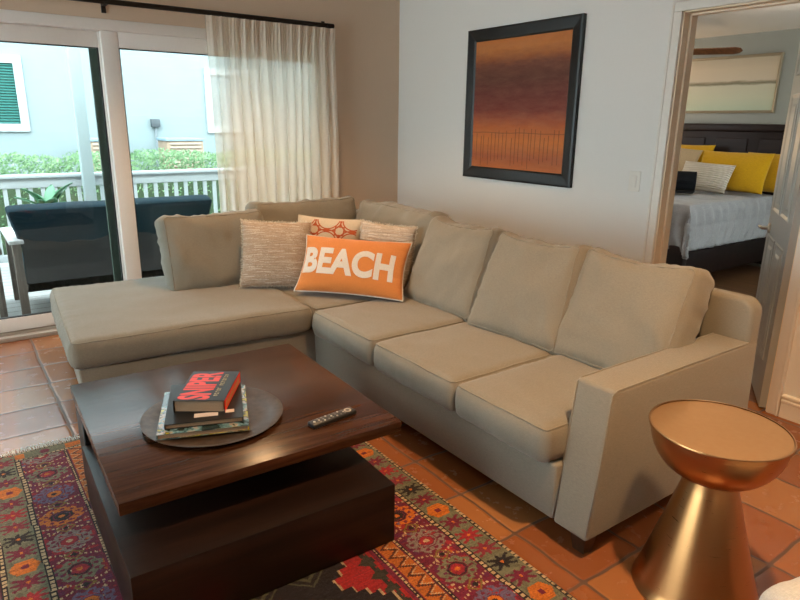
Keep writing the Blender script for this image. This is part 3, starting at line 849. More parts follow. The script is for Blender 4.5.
    q = np.stack([idx[:-1, :-1], idx[:-1, 1:], idx[1:, 1:], idx[1:, :-1]], -1).reshape(-1, 4)
    loop = np.concatenate([idx[0, :-1], idx[:-1, -1], idx[-1, :0:-1], idx[:0:-1, 0]])
    n0 = len(top); low = top[loop].copy(); low[:, 2] = .0012
    n = len(loop); a = np.arange(n); bq = np.stack([loop, n0+a, n0+(a+1) % n, loop[(a+1) % n]], -1)
    V = np.concatenate([top, low]); Fq = np.concatenate([q, bq])
    me = bpy.data.meshes.new('rug')
    me.vertices.add(len(V)); me.vertices.foreach_set('co', V.astype(np.float32).ravel())
    me.loops.add(len(Fq)*4); me.loops.foreach_set('vertex_index', Fq.astype(np.int32).ravel())
    me.polygons.add(len(Fq)); me.polygons.foreach_set('loop_start', (np.arange(len(Fq))*4).astype(np.int32))
    me.update(calc_edges=True)
    ca = me.color_attributes.new('weave', 'FLOAT_COLOR', 'CORNER')
    cc = np.ones((len(Fq), 4, 4), np.float32); cc[:len(q), :, :3] = C.reshape(-1, 1, 3); cc[len(q):, :, :3] = MAR*.5
    ca.data.foreach_set('color', cc.ravel())
    t = NT('kilim_wool'); at = t.n('ShaderNodeAttribute', attribute_name='weave').outputs[0]
    nz = t.noise(t.mapping(t.coord(), (1, 3, 1)), 260, 3)
    c = t.mix(t.math('MULTIPLY', nz, .35), at, (.02, .01, .01))
    bs = t.bsdf(c, .95, 0, t.bump(nz, .5, .003), .1); bs.inputs['Sheen Weight'].default_value = .15
    rug = thing('rug', 'red and orange patterned kilim rug under the coffee table', 'rug', (0, 0, 0))
    link('rug_field', me, t.m, rug)
    bm = bmesh.new()
    for i in range(330):
        x = xl+.005+i*(xr-xl-.01)/330+random.uniform(-.002, .002); L = random.uniform(.035, .055)
        tube(bm, [(x, yt-.004, .005), (x+random.uniform(-.004, .004), yt+L*.5, .0045), (x+random.uniform(-.012, .012), yt+L, .0025)], .0016, 4)
    fr = obj('fringe', bm, CREAMF, rug); fr['kind'] = 'stuff'
build_rug()

# ------------------------------------------------------------------ painting on the right wall
pt = thing('framed_painting', 'large abstract sunset painting in a wide black frame', 'painting', (XW, 0, 0))
py0, py1, pz0, pz1 = 2.765, 3.828, 1.045, 2.105
fb = .085
bm = bmesh.new()
def mitre_frame(bm, y0, y1, z0, z1, w, d, bead=.012):
    outer = [(y0, z0), (y1, z0), (y1, z1), (y0, z1)]
    prof = [(0, 0), (0, d), (bead, d+.004), (w-bead, d-.004), (w, d-.012), (w, .004)]
    sg = [(1, 1), (-1, 1), (-1, -1), (1, -1)]
    rings = [[bm.verts.new((-dd, y+s[0]*i, z+s[1]*i)) for (y, z), s in zip(outer, sg)] for i, dd in prof]
    for a, b in zip(rings, rings[1:]):
        for k in range(4): bm.faces.new((a[k], a[(k+1) % 4], b[(k+1) % 4], b[k]))
mitre_frame(bm, py0, py1, pz0, pz1, fb, .03)
obj('picture_frame', bm, plain('black_satin_frame', (.006, .007, .008), .4, 0, 0), pt)
t = NT('sunset_canvas'); g = t.n('ShaderNodeSeparateXYZ', inp={0: t.coord('Generated')}); co = t.coord()
nn = t.noise(t.mapping(co, (1, 2.2, 9)), 3.0, 6, .65)
zz = t.math('ADD', g.outputs[2], t.math('MULTIPLY', t.math('SUBTRACT', nn, .5), .10))
c = t.ramp(zz, [(0.0, srgb(210, 115, 56)), (.10, srgb(188, 99, 61)), (.22, srgb(231, 132, 61)), (.33, srgb(210, 108, 56)), (.40, srgb(177, 87, 59)), (.46, srgb(132, 51, 47)), (.58, srgb(113, 44, 44)), (.70, srgb(92, 44, 40)), (.80, srgb(113, 59, 47)), (.86, srgb(177, 101, 56)), (.93, srgb(214, 132, 68)), (1.0, srgb(207, 122, 61))])
n2 = t.noise(co, 22, 5, .7); n3 = t.noise(t.mapping(co, (1, 1.2, 5)), 5, 5, .7)
c = t.mix(t.math('MULTIPLY', n2, .25), c, (.12, .045, .025)); c = t.mix(t.math('MULTIPLY', t.math('SUBTRACT', n3, .30), .5), c, (.56, .29, .16))
# thin dark reeds in the lower third
yy = t.math('DIVIDE', t.math('ADD', t.n('ShaderNodeSeparateXYZ', inp={0: co}).outputs[1], t.math('MULTIPLY', t.noise(t.mapping(co, (1, 0, 1)), 5, 2), .012)), .040)
ci = t.math('FLOOR', yy); fr_ = t.math('SUBTRACT', yy, ci)
w1 = t.n('ShaderNodeTexWhiteNoise', noise_dimensions='1D', inp={'W': ci}).outputs[0]; w2_ = t.n('ShaderNodeTexWhiteNoise', noise_dimensions='1D', inp={'W': t.math('ADD', ci, 77.3)}).outputs[0]
reed = t.math('LESS_THAN', t.math('ABSOLUTE', t.math('SUBTRACT', fr_, t.math('ADD', .2, t.math('MULTIPLY', w1, .6)))), .07)
top = t.math('ADD', .24, t.math('MULTIPLY', w2_, .09))
msk = t.math('MULTIPLY', t.math('MULTIPLY', t.math('LESS_THAN', g.outputs[2], top), t.math('GREATER_THAN', g.outputs[2], t.math('MULTIPLY', w1, .10))), t.math('ADD', .35, t.math('MULTIPLY', t.noise(co, 26, 2), .8)))
rail_ = t.math('LESS_THAN', t.math('ABSOLUTE', t.math('SUBTRACT', g.outputs[2], t.math('ADD', .275, t.math('MULTIPLY', t.noise(co, 4, 2), .02)))), .0035)
c = t.mix(t.math('MULTIPLY', rail_, .4), c, (.08, .03, .02))
c = t.mix(t.math('MULTIPLY', t.math('MULTIPLY', reed, msk), .75), c, (.06, .022, .014))
t.bsdf(c, .55, 0, t.bump(n2, .25, .003), .3)
boxo('canvas', (-.018, py0+fb-.005, pz0+fb-.005), (-.004, py1-fb+.005, pz1-fb+.005), t.m, pt)

# ------------------------------------------------------------------ curtain rod and sheer curtain
rod = thing('curtain_rod', 'dark bronze curtain rod above the sliding glass door', 'curtain rod', (0, 0, 0))
RZ, RY = 2.165, YW-.085
bm = bmesh.new(); tube(bm, [(-.55, RY, RZ), (2.675, RY, RZ)], .017, 16); obj('rod', bm, BRONZE, rod, angle=40)
bm = bmesh.new(); tube(bm, [(2.672, RY, RZ), (2.62, RY, RZ)], .018, 16); obj('end_cap', bm, BRONZE, rod, angle=40)
bm = bmesh.new(); tube(bm, [(-.58, RY, RZ), (-.552, RY, RZ)], .021, 16); obj('end_cap', bm, BRONZE, rod, angle=40)
for x in (-.42, 1.01, 2.625):
    bm = bmesh.new(); box(bm, (x-.013, RY-.008, RZ-.019), (x+.013, YW-.006, RZ-.008)); box(bm, (x-.014, YW-.012, RZ-.06), (x+.014, YW, RZ+.04), .002, 1); box(bm, (x-.013, RY-.0205, RZ-.019), (x+.013, RY-.017, RZ+.006)); box(bm, (x-.013, RY-.0205, RZ-.019), (x+.013, RY+.01, RZ-.0165))
    obj('bracket', bm, BRONZE, rod)
def curtain_mat():
    t = NT('sheer_cream_voile'); co = t.coord()
    nz = t.noise(t.mapping(co, (1, 1, .3)), 300, 2)
    base = (.88, .80, .69, 1)
    df = t.n('ShaderNodeBsdfDiffuse', inp={0: base}).outputs[0]
    tl = t.n('ShaderNodeBsdfTranslucent', inp={0: base}).outputs[0]
    tr = t.n('ShaderNodeBsdfTransparent', inp={0: (1, .98, .94, 1)}).outputs[0]
    a = t.n('ShaderNodeMixShader', inp={0: .20, 1: df, 2: tl}).outputs[0]
    lw = t.n('ShaderNodeLayerWeight', inp={'Blend': .3}).outputs['Facing']
    fac = t.math('ADD', .01, t.math('MULTIPLY', t.math('SUBTRACT', 1.0, lw), .11))
    single = t.n('ShaderNodeMapRange', interpolation_type='SMOOTHSTEP', inp={0: t.n('ShaderNodeSeparateXYZ', inp={0: co}).outputs[0], 1: 1.66, 2: 1.86, 3: .34, 4: 0.0}).outputs[0]
    fac = t.math('ADD', t.math('ADD', fac, single), t.math('MULTIPLY', t.math('SUBTRACT', nz, .5), .1))
    return t.done(t.n('ShaderNodeMixShader', inp={0: fac, 1: a, 2: tr}).outputs[0])
VOILE = curtain_mat()
cur = thing('curtain', 'sheer cream curtain gathered at the right end of the rod', 'curtain', (0, 0, 0))
def drape():
    bm = bmesh.new(); NX, NZ = 300, 60; x0, x1 = 1.645, 2.685; zt, zb_ = RZ-.0195, .015
    G = []
    for i in range(NX+1):
        s = i/NX; row = []
        ph = s*2*PI*13.0 + 1.6*math.sin(s*7.0)+1.1*math.sin(s*17+.6)
        amp0 = .027+.016*noise.noise(Vector((s*9, 1.3, 0)))
        for j in range(NZ+1):
            v = j/NZ; z = zt+(zb_-zt)*v
            k = min(1, v*14); hd = min(1, v*3)
            amp = amp0*(.38+.62*hd)
            fine = .006*math.sin(s*2*PI*46)*(1-hd)
            y = RY + (.016+.004)*(1-k)*0 + amp*math.sin(ph+.35*math.sin(v*3+s*9)) + fine + .008*noise.noise(Vector((s*14, v*3, 5)))*hd
            y -= 0 if v > .02 else 0
            xx = x0+(x1-x0)*s + .012*math.cos(ph)*hd + (.05*(1-s)**2*v) + .006*math.sin(v*5+s*12)
            row.append(bm.verts.new((xx, y-.018*(1-k), z)))
        G.append(row)
    for i in range(NX):
        for j in range(NZ): bm.faces.new((G[i][j], G[i+1][j], G[i+1][j+1], G[i][j+1]))
    return bm
obj('voile_panel', drape(), VOILE, cur, smooth=True)
RINGM = plain('dark_rod_ring', (.02, .016, .013), .4, .5)

# ------------------------------------------------------------------ bedroom furniture
bed = thing('bed', 'queen bed with grey quilted comforter and dark wooden headboard', 'bed', (0, 0, 0))
BY0, BY1, BFX, BHX = 3.00, 4.62, 5.22, 6.86
bm = bmesh.new(); box(bm, (6.90, 2.90, .05), (6.98, 4.72, 1.40), .01); box(bm, (6.885, 2.88, 1.40), (6.99, 4.74, 1.475), .015)
for y in (2.96, 3.42, 3.88, 4.34): box(bm, (6.885, y, .5), (6.901, y+.34, 1.33), .006, 1)
obj('headboard', bm, BEDW, bed, angle=40)
bm = bmesh.new(); box(bm, (BFX+.02, BY0+.0, .12), (6.90, BY1, .36), .008); box(bm, (BFX-.02, BY0-.02, .02), (BFX+.05, BY1+.02, .42), .008)
obj('bed_rail', bm, BEDW, bed, angle=40)
boxo('box_spring', (BFX+.05, BY0+.02, .36), (BHX, BY1-.02, .52), plain('pale_box_spring', (.42, .40, .36), .9), bed, .02)
COMF = fabric('grey_comforter', (.45, .44, .44), 200, .1, .9, .2)
def comforter():
    # quilt over the mattress, hanging on near side and foot
    bm = bmesh.new(); NU, NV = 96, 90
    y_in, zt = BY0-.015, .785
    drop = .40; G = []
    for i in range(NU+1):
        row = []
        for j in range(NV+1):
            # arc coordinates: a along x from foot, b along y from near side
            A = -drop+(BHX-BFX+drop)*i/NU; B = -drop+(BY1-BY0+drop)*j/NV
            rr = .05
            def bend(s):
                # returns inward, down
                if s >= rr*.6: return s, 0
                if s <= -rr: return -0.0, -s-.0
                k = (s+rr)/(rr*1.6); return max(0, (k**1.5)*rr*.6), rr*(1-k)**1.6
            xi, dx_ = bend(A); yi, dy_ = bend(B)
            z = zt-max(dx_, dy_) if not (dx_ > 0 and dy_ > 0) else zt-max(dx_, dy_)-.15*min(dx_, dy_)
            px, pyy = BFX+xi, y_in+yi
            hang = min(1, max(dx_, dy_)/.15)
            ruff = .016*math.sin(A*46+3*math.sin(B*9))*(dy_ > dx_) + .016*math.sin(B*46+2*math.sin(A*9))*(dx_ >= dy_)
            seam = -.012*math.exp(-((max(dx_, dy_)-.19)/.012)**2) - .01*math.exp(-((max(dx_, dy_)-.03)/.02)**2)
            n = .012*noise.noise(Vector((A*6, B*6, 2))) + .006*noise.noise(Vector((A*16, B*16, 2)))
            if dy_ >= dx_ and dy_ > 0: pyy -= (ruff*hang+seam+n+.02*dy_)
            elif dx_ > 0: px -= (ruff*hang+seam+n+.02*dx_)
            if dx_ > .02 and dy_ > .02: px -= .05*min(dx_, dy_)*2; pyy -= .05*min(dx_, dy_)*2
            if dx_ <= 0 and dy_ <= 0: z += n*1.2
            row.append(bm.verts.new((px, pyy, z)))
        G.append(row)
    for i in range(NU):
        for j in range(NV): bm.faces.new((G[i][j], G[i+1][j], G[i+1][j+1], G[i][j+1]))
    return bm
cf = obj('comforter', comforter(), COMF, bed, smooth=True)
sol = cf.modifiers.new('thick', 'SOLIDIFY'); sol.thickness = .022; sol.offset = -1
boxo('mattress', (BFX+.035, BY0+.03, .52), (BHX, BY1-.02, .735), plain('white_mattress', (.6, .58, .54), .9), bed, .03)
YEL = fabric('yellow_cotton', (.78, .43, .012), 300, .1)
TANP = fabric('tan_cotton', (.58, .42, .24), 300, .1)
RIB = NT('ribbed_cream'); _c = RIB.coord('UV'); _w = RIB.wave(_c, 4.4, .6, direction='Y')
RIB.bsdf(RIB.mix(_w, (.68, .60, .48), (.78, .72, .62)), .95, 0, RIB.bump(_w, .8, .012), .1); RIB = RIB.m
def bedpillow(label, yc, xb, w, h, t_, lean, mat, seed, roll=0, zb_=.818):
    M = lean_mat((xb, yc, zb_), (0, -1), h, lean, roll)
    throw('bed_pillow', label, M, w, h, t_, mat, seed)
bedpillow('yellow bed pillow leaning at the right end of the headboard', 3.06, 6.66, .56, .40, .17, R(18), YEL, 31)
bedpillow('large yellow bed pillow standing behind the ribbed cream cushion', 3.33, 6.42, .72, .41, .16, R(20), YEL, 32)
bedpillow('yellow bed pillow mostly hidden behind the tan pillow', 4.02, 6.60, .70, .46, .16, R(18), YEL, 34)
bedpillow('tan bed pillow leaning beside the ribbed cream cushion', 4.03, 6.36, .62, .45, .16, R(24), TANP, 33, R(-5))
bedpillow('cream horizontally ribbed cushion lying against the yellow pillow', 3.51, 6.24, .54, .30, .14, R(26), RIB, 35, R(-2))
# rolled dark towel
tw = thing('rolled_towel', 'dark charcoal rolled towel lying on the bed', 'towel', (5.90, 3.60, .808), R(116))
TOWM = fabric('charcoal_towel', (.016, .017, .02), 300, .2, .95, .6)
bm = bmesh.new(); pts = []
for i in range(60):
    a = i/59*2*PI*3.2; rr = .105-.026*a/(2*PI); pts.append((rr*math.cos(a), .113+rr*math.sin(a)))
lo = [bm.verts.new((-.21, p[0], p[1])) for p in pts]; hi = [bm.verts.new((.21, p[0], p[1])) for p in pts]
for i in range(59): bm.faces.new((lo[i], lo[i+1], hi[i+1], hi[i]))
roll_ = obj('towel_roll', bm, TOWM, tw, smooth=True); sm = roll_.modifiers.new('thick', 'SOLIDIFY'); sm.thickness = .015
bm = bmesh.new(); box(bm, (-.205, -.12, .001), (.205, .085, .02), .008, 2); obj('towel_flap', bm, TOWM, tw, angle=40)
# bedroom picture
bp = thing('framed_painting', 'pale misty seascape in a thin frame above the bed headboard', 'painting', (BX, 0, 0))
bm = bmesh.new(); mitre_frame(bm, 3.245, 4.80, 1.585, 2.165, .028, .03, .006); obj('picture_frame', bm, plain('champagne_frame', (.36, .31, .22), .4, .5), bp)
t = NT('misty_seascape'); g = t.n('ShaderNodeSeparateXYZ', inp={0: t.coord('Generated')}); co = t.coord()
nn = t.noise(t.mapping(co, (1, 1.4, 6)), 3, 5, .6)
zz = t.math('ADD', g.outputs[2], t.math('MULTIPLY', t.math('SUBTRACT', nn, .5), .09))
c = t.ramp(zz, [(0, srgb(176, 190, 166)), (.25, srgb(196, 198, 172)), (.48, srgb(200, 196, 172)), (.515, srgb(120, 116, 92)), (.545, srgb(150, 140, 116)), (.58, srgb(204, 190, 166)), (.8, srgb(206, 190, 164)), (1, srgb(190, 176, 152))])
t.bsdf(c, .7); boxo('canvas', (-.016, 3.268, 1.608), (-.004, 4.777, 2.142), t.m, bp)
# ceiling fan
fan = thing('ceiling_fan', 'wood-bladed ceiling fan in the bedroom above the bed', 'ceiling fan', (5.55, 3.80, 0))
FANW = wood('fan_blade_wood', (.10, .035, .015), (.24, .095, .04), 4, .4, 'X')
for k in range(5):
    a = R(-59)+k*2*PI/5
    bm = bmesh.new(); M = Matrix.Rotation(a, 4, 'Z') @ Matrix.Translation((0, 0, 2.10)) @ Matrix.Rotation(R(-16), 4, 'X')
    ou = [(.15, -.045), (.25, -.06), (.72, -.072), (.77, -.05), (.79, 0), (.77, .05), (.72, .072), (.25, .06), (.15, .045)]
    a0 = [bm.verts.new(M @ Vector((x, y, -.004))) for x, y in ou]; a1 = [bm.verts.new(M @ Vector((x, y, .004))) for x, y in ou]
    bm.faces.new(a0[::-1]); bm.faces.new(a1)
    for i in range(len(ou)): bm.faces.new((a0[i], a0[(i+1) % len(ou)], a1[(i+1) % len(ou)], a1[i]))
    obj('blade', bm, FANW, fan)
bm = bmesh.new(); lathe(bm, [(0, 2.04), (.07, 2.045), (.11, 2.07), (.16, 2.09), (.155, 2.13), (.10, 2.17), (.02, 2.19), (.018, 2.33), (.06, 2.34), (.065, BZ), (0, BZ)], 40)
obj('motor_housing', bm, BRONZE, fan, angle=40)

# ------------------------------------------------------------------ pale upholstered stool at the near right corner
PALE = fabric('pale_grey_upholstery', (.62, .62, .60), 350, .1)
po = thing('footstool', 'pale grey upholstered footstool with only its rounded corner showing', 'footstool', (1.572, .245, 0), R(-16))
bm = Soft((.46, .46, .30), r=.06, puff=.08, bulge=.01, wrk=.002).mesh(Matrix.Translation((0, 0, .27))); obj('stool_cushion', bm, PALE, po, smooth=True)
for a in (-1, 1):
    for b in (-1, 1):
        bm = bmesh.new(); lathe(bm, [(0, 0), (.014, 0), (.022, .16), (0, .16)], 16, (a*.15, b*.15, 0)); obj('leg', bm, LEGW, po, angle=40)

# ------------------------------------------------------------------ outdoors
DZ0 = -.06
def plankm(name, col, dirn='X'):
    t = NT(name); co = t.coord(); s = t.n('ShaderNodeSeparateXYZ', inp={0: co})
    v = t.math('DIVIDE', s.outputs[0 if dirn == 'Y' else 1], .14); c_i = t.math('FLOOR', v); fr = t.math('SUBTRACT', v, c_i)
    wn = t.n('ShaderNodeTexWhiteNoise', noise_dimensions='1D', inp={'W': c_i}).outputs[0]
    gap = t.math('LESS_THAN', t.math('MINIMUM', fr, t.math('SUBTRACT', 1.0, fr)), .035)
    n = t.noise(t.mapping(co, (1, 14, 1) if dirn == 'X' else (14, 1, 1)), 4, 4)
    c = t.mix(t.math('MULTIPLY', wn, .3), col, tuple(x*.7 for x in col)); c = t.mix(t.math('MULTIPLY', n, .3), c, tuple(x*.6 for x in col))
    c = t.mix(gap, c, (.05, .05, .05)); t.bsdf(c, .7); return t.m
structure(boxo('deck', (-4.5, YW+.15, DZ0-.08), (8.5, 8.02, DZ0), plankm('weathered_deck_boards', (.30, .31, .30))))
GRND = NT('mulch_ground'); GRND.bsdf(GRND.ramp(GRND.noise(GRND.coord(), 6, 5), [(.3, (.06, .05, .035)), (.7, (.14, .16, .07))]), .95)
structure(boxo('ground', (-9, 8.02, -.6), (14, 13.2, -.5), GRND.m))
PWHITE = plain('porch_white_paint', (.34, .39, .41), .5, 0, 0)
rail = thing('porch_railing', 'white deck railing with square balusters in front of the hedge', 'railing', (0, 7.45, 0))
boxo('top_rail', (-4.2, -.03, .755), (6.2, .03, .855), PWHITE, rail, .006); boxo('top_cap', (-4.2, -.065, .855), (6.2, .065, .888), PWHITE, rail, .006)
boxo('bottom_rail', (-4.2, -.025, .02), (6.2, .025, .09), PWHITE, rail, .006)
bal = None
for i in range(56):
    x = -.75+i*.112
    if bal is None: bal = boxo('baluster', (-.018, -.018, .088), (.018, .018, .757), PWHITE, rail); bal.location = (x, 0, 0)
    else:
        c = bal.copy(); COL.objects.link(c); c.parent = rail; c.location = (x, 0, 0)
post = boxo('porch_post', (1.175, 7.26, DZ0), (1.285, 7.37, 2.9), plain('post_grey_blue_paint', (.22, .28, .29), .5), None, .008)
tag(post, 'white square porch post rising past the deck railing', 'post')
# hedge
def hedge():
    bm = bmesh.new(); rnd = random.Random(5)
    for i in range(26000):
        x = rnd.uniform(-2.5, 7.0)
        top = .98+.10*noise.noise(Vector((x*1.3, 0, 0)))+.06*noise.noise(Vector((x*4, 3, 0)))
        z = top-abs(rnd.gauss(0, .28)) if rnd.random() < .5 else rnd.uniform(-.45, top)
        y = 9.88+rnd.uniform(-.48, .40)*(1-.25*max(0, (z+.5)/1.4))
        s = rnd.uniform(.018, .038); d = Vector((rnd.gauss(0, 1), rnd.gauss(-.4, 1), rnd.gauss(.5, 1))).normalized(); a = d.orthogonal().normalized(); b = d.cross(a)
        p = Vector((x, y, z))
        v = [bm.verts.new(p+a*s), bm.verts.new(p+b*s*.45+d*s*.12), bm.verts.new(p-a*s), bm.verts.new(p-b*s*.45+d*s*.12)]
        bm.faces.new(v)
    return bm
LEAF = NT('hedge_leaf'); _n = LEAF.noise(LEAF.coord(), 7, 3)
_col = LEAF.ramp(_n, [(.3, (.10, .19, .10)), (.5, (.19, .32, .17)), (.7, (.30, .43, .25))])
_b = LEAF.n('ShaderNodeBsdfDiffuse', inp={0: _col}).outputs[0]; _t = LEAF.n('ShaderNodeBsdfTranslucent', inp={0: _col}).outputs[0]
LEAF.done(LEAF.n('ShaderNodeMixShader', inp={0: .3, 1: _b, 2: _t}).outputs[0]); LEAF = LEAF.m
hd = thing('hedge', 'clipped bright green hedge growing between deck railing and neighbouring house', 'hedge', (0, 0, 0))
bm = hedge(); lv = obj('hedge_leaves', bm, LEAF, hd); lv['kind'] = 'stuff'
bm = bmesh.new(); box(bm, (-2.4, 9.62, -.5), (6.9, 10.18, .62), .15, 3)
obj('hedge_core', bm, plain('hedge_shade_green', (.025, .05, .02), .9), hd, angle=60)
# neighbouring house
SIDING = NT('pale_blue_siding'); _c = SIDING.coord(); _s = SIDING.n('ShaderNodeSeparateXYZ', inp={0: _c})
_v = SIDING.math('DIVIDE', _s.outputs[2], .15); _f = SIDING.math('SUBTRACT', _v, SIDING.math('FLOOR', _v))
SIDING.bsdf(SIDING.mix(SIDING.noise(_c, 3, 3), (.20, .26, .275), (.23, .285, .30)), .7, 0, SIDING.bump(_f, .35, .02), .2); SIDING = SIDING.m
hs = thing('neighbour_house', 'pale blue sided neighbouring house beyond the hedge', 'house', (0, 13.0, 0))
boxo('house_wall', (-8, 0, -.5), (14, .3, 5.2), SIDING, hs)
GREENSH = plain('green_shutter', (.03, .16, .14), .5, 0, 0)
def hwindow(x0, x1, z0, z1, shut):
    bm = bmesh.new(); w = .13
    for a, b in (((x0, z0), (x0+w, z1)), ((x1-w, z0), (x1, z1)), ((x0+w, z0), (x1-w, z0+w)), ((x0+w, z1-w), (x1-w, z1))): box(bm, (a[0], -.05, a[1]), (b[0], .01, b[1]), .004, 1)
    fr = obj('window', bm, PWHITE, hs, angle=40)
    if shut:
        bm = bmesh.new(); n = 22
        for i in range(n):
            z = z0+w+(z1-z0-2*w)*(i+.5)/n
            M = Matrix.Translation(((x0+x1)/2, -.015, z)) @ Matrix.Rotation(R(35), 4, 'X')
            box(bm, (-(x1-x0)/2+w, -.022, -.004), ((x1-x0)/2-w, .022, .004), mat=M)
        obj('louvred_shutter', bm, GREENSH, fr)
        boxo('pane', (x0+w, -.002, z0+w), (x1-w, .004, z1-w), plain('shutter_backing', (.02, .08, .075), .6), fr)
    else: boxo('pane', (x0+w, -.01, z0+w), (x1-w, .004, z1-w), plain('dim_window_glass', (.20, .27, .30), .1), fr)
hwindow(.25, 1.36, 1.20, 2.44, True)
hwindow(4.49, 5.6, 1.18, 2.42, False)
jb = thing('junction_box', 'grey electrical box with conduit on the neighbouring house wall', 'electrical box', (3.47, 12.995, 0))
boxo('box_cover', (-.08, -.09, 1.29), (.08, 0, 1.44), plain('grey_box_metal', (.05, .065, .075), .6), jb, .006)
bm = bmesh.new(); tube(bm, [(0, -.03, 1.29), (0, -.03, -.4)], .02, 8); obj('conduit', bm, plain('conduit_grey', (.17, .21, .23), .6), jb)
ACM = plain('tan_condenser_metal', (.27, .20, .14), .6)
def condenser(x0, x1, label, y=12.2):
    o = thing('air_conditioner', label, 'air conditioner', ((x0+x1)/2, y, 0), 0); w = (x1-x0)/2
    bm = bmesh.new(); box(bm, (-w, -.3, -.48), (w, .3, 1.06), .02); obj('casing', bm, ACM, o, angle=40)
    bm = bmesh.new()
    for i in range(9): box(bm, (-w+.05, -.325, .48+i*.065), (w-.05, -.30, .515+i*.065))
    obj('vent_grille', bm, plain('condenser_grille', (.36, .30, .24), .6), o)
    boxo('lid', (-w-.02, -.32, 1.06), (w+.02, .32, 1.11), plain('condenser_lid', (.20, .30, .36), .6), o, .01)
condenser(3.36, 4.02, 'wide louvred air conditioner unit against the house, right of the conduit')
condenser(2.08, 2.42, 'narrow air conditioner unit glimpsed between porch post and door frame')
# outdoor loveseat seen from behind
lo_ = thing('outdoor_loveseat', 'dark teal outdoor loveseat with its back to the glass door', 'loveseat', (0, 0, DZ0))
TEAL = fabric('dark_teal_canvas', (.006, .022, .032), 300, .2)
TEALL = fabric('teal_cushion_side', (.03, .10, .14), 300, .2)
GREYW = wood('weathered_grey_wood', (.07, .055, .045), (.16, .13, .11), 3, .6, 'Z')
ARMW = wood('silvered_arm_wood', (.30, .30, .30), (.45, .46, .46), 3, .6, 'Y')
for (x, y, z1) in ((.375, 5.52, .60), (.375, 6.14, .58), (1.90, 5.52, .60), (1.90, 6.14, .58)):
    boxo('leg', (x-.03, y-.03, 0), (x+.03, y+.03, z1), GREYW, lo_, .004)
for x in (.375, 1.90):
    boxo('armrest', (x-.05, 5.46, .585), (x+.05, 6.20, .615), ARMW, lo_, .006)
boxo('seat_frame', (.40, 5.50, .20), (1.88, 6.16, .27), GREYW, lo_, .005)
bm = bmesh.new(); box(bm, (.41, 5.50, .20), (1.87, 5.53, .70), .004)
obj('back_board', bm, BLACKM, lo_, angle=40)
for k, (x0, x1) in enumerate(((.34, 1.12), (1.125, 1.905))):
    M = frame_mat(((x0+x1)/2, 5.60, .585), (1, 0, 0), (0, -.20, 1))
    bc = cushion('back_cushion', lo_, M, TEAL, (1,), size=(x1-x0, .54, .17), r=.03, puff=.2, bulge=.01, wrk=.004, seed=40+k)
    for o_ in (bc, *bc.children):
        for v in o_.data.vertices:
            e = max(0, ((v.co.x-.7) if k else (1.5-v.co.x))-.42)/.78
            v.co.x += (1 if k else -1)*e*.075*(v.co.z-.85)/.27 + (.03 if k else -.03)*e*0
    M = Matrix.Translation(((x0+x1)/2+(.03 if k == 0 else -.03), 5.88, .335))
    cushion('seat_cushion', lo_, M, TEALL, (1,), size=(x1-x0-.07, .58, .13), r=.04, puff=.1, wrk=.003, seed=50+k)
# potted agave-like plant past the loveseat
pl = thing('potted_plant', 'broad-leaved potted plant standing behind the teal loveseat', 'plant', (.78, 6.85, DZ0))
bm = bmesh.new(); lathe(bm, [(0, 0), (.13, 0), (.19, .66), (.20, .68), (.18, .68), (.17, .64), (0, .64)], 32); obj('pot', bm, plain('terracotta_pot', (.34, .15, .08), .8), pl, angle=40)
LF = plain('glossy_plant_leaf', (.035, .15, .07), .4, 0, 0)
rp = random.Random(2)
for k in range(13):
    a = k*2.4; L = rp.uniform(.26, .38); el = rp.uniform(.5, 1.25); w = rp.uniform(.045, .065)
    bm = bmesh.new(); rows = []
    for i in range(9):
        s = i/8; r_ = L*s*math.cos(el*(1-.25*s)); z = .63+L*s*math.sin(el*(1-.35*s)); wd = w*math.sin(PI*min(1, s*.93+.07))**.8
        d = Vector((math.cos(a), math.sin(a), 0)); n_ = Vector((-d.y, d.x, 0))
        rows.append([bm.verts.new(d*r_+n_*wd+Vector((0,0,z+.012))), bm.verts.new(d*r_+Vector((0,0,z))), bm.verts.new(d*r_-n_*wd+Vector((0,0,z+.012)))])
    for q, r2 in zip(rows, rows[1:]):
        for j in range(2): bm.faces.new((q[j], q[j+1], r2[j+1], r2[j]))
    lf = obj('leaf', bm, LF, pl, smooth=True); so = lf.modifiers.new('thick', 'SOLIDIFY'); so.thickness = .004
# outdoor side table at the far left
ot = thing('outdoor_table', 'dark wooden outdoor table left of the loveseat', 'table', (-.12, 5.86, DZ0))
boxo('tabletop', (-.40, -.30, .50), (.40, .30, .545), GREYW, ot, .005)
for a in (-1, 1):
    for b in (-1, 1): boxo('leg', (a*.35-.025, b*.25-.025, 0), (a*.35+.025, b*.25+.025, .50), GREYW, ot, .003)

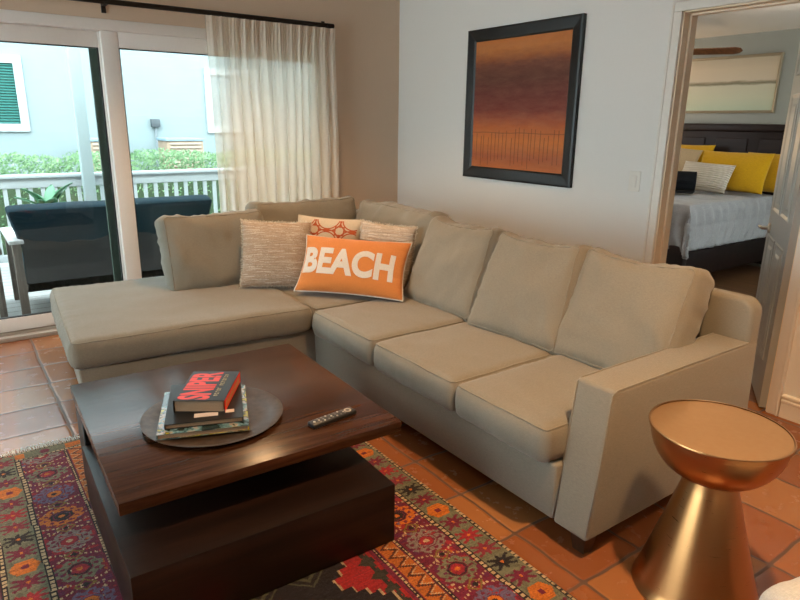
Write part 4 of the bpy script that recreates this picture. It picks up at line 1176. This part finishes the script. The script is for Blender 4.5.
# ------------------------------------------------------------------ light
def light(name, kind, loc, energy, color=(1,1,1), size=.1, target=None, **kw):
    l = bpy.data.lights.new(name, kind); l.energy = energy; l.color = color
    if kind == 'AREA': l.size = size
    elif kind == 'SUN': l.angle = size
    else: l.shadow_soft_size = size
    for k, v in kw.items(): setattr(l, k, v)
    o = bpy.data.objects.new(name, l); COL.objects.link(o); o.location = loc
    if target is not None: o.rotation_euler = (Vector(target)-Vector(loc)).to_track_quat('-Z', 'Y').to_euler()
    return o
WARM = (1.0, .60, .29)
light('warm_ceiling_spot', 'SPOT', (1.38, .55, 2.54), 160, WARM, .05, (1.38, .75, 0), spot_size=R(120), spot_blend=.7)
light('warm_ceiling_spot', 'SPOT', (1.55, 3.3, 2.54), 85, WARM, .06, (1.6, 3.5, 0), spot_size=R(120), spot_blend=.7)
light('warm_ceiling_spot', 'SPOT', (2.95, .1, 2.54), 30, WARM, .06, (2.95, .1, 0), spot_size=R(130), spot_blend=.6)
light('warm_ceiling_spot', 'SPOT', (-.9, -.9, 2.54), 22, WARM, .06, (-.9, -.9, 0), spot_size=R(140), spot_blend=.6)  # added fill light behind the camera, not a real fixture
light('bedside_lamp', 'POINT', (6.5, 5.3, 1.3), 22, (1, .66, .36), .12)
light('bedroom_ceiling_lamp', 'POINT', (5.2, 2.6, 2.2), 6, (1, .8, .6), .15)
w = bpy.data.worlds.new('overcast_sky'); SC.world = w; w.use_nodes = True
nt = w.node_tree; bg = nt.nodes['Background']; bg.inputs[0].default_value = (.90, .955, 1.0, 1); bg.inputs[1].default_value = 6.0
sun = light('sun', 'SUN', (0, 8, 10), 1.5, (1, .96, .9), R(12)); sun.rotation_euler = (R(38), R(-25), 0)

vs = SC.view_settings; vs.view_transform = 'Standard'; vs.look = 'None'; vs.gamma = 1; vs.use_curve_mapping = False; vs.exposure = 0.58
SC.display_settings.display_device = 'sRGB'
SC.cycles.use_denoising = True
SC.cycles.max_bounces = 10; SC.cycles.transparent_max_bounces = 16; SC.cycles.sample_clamp_indirect = 6
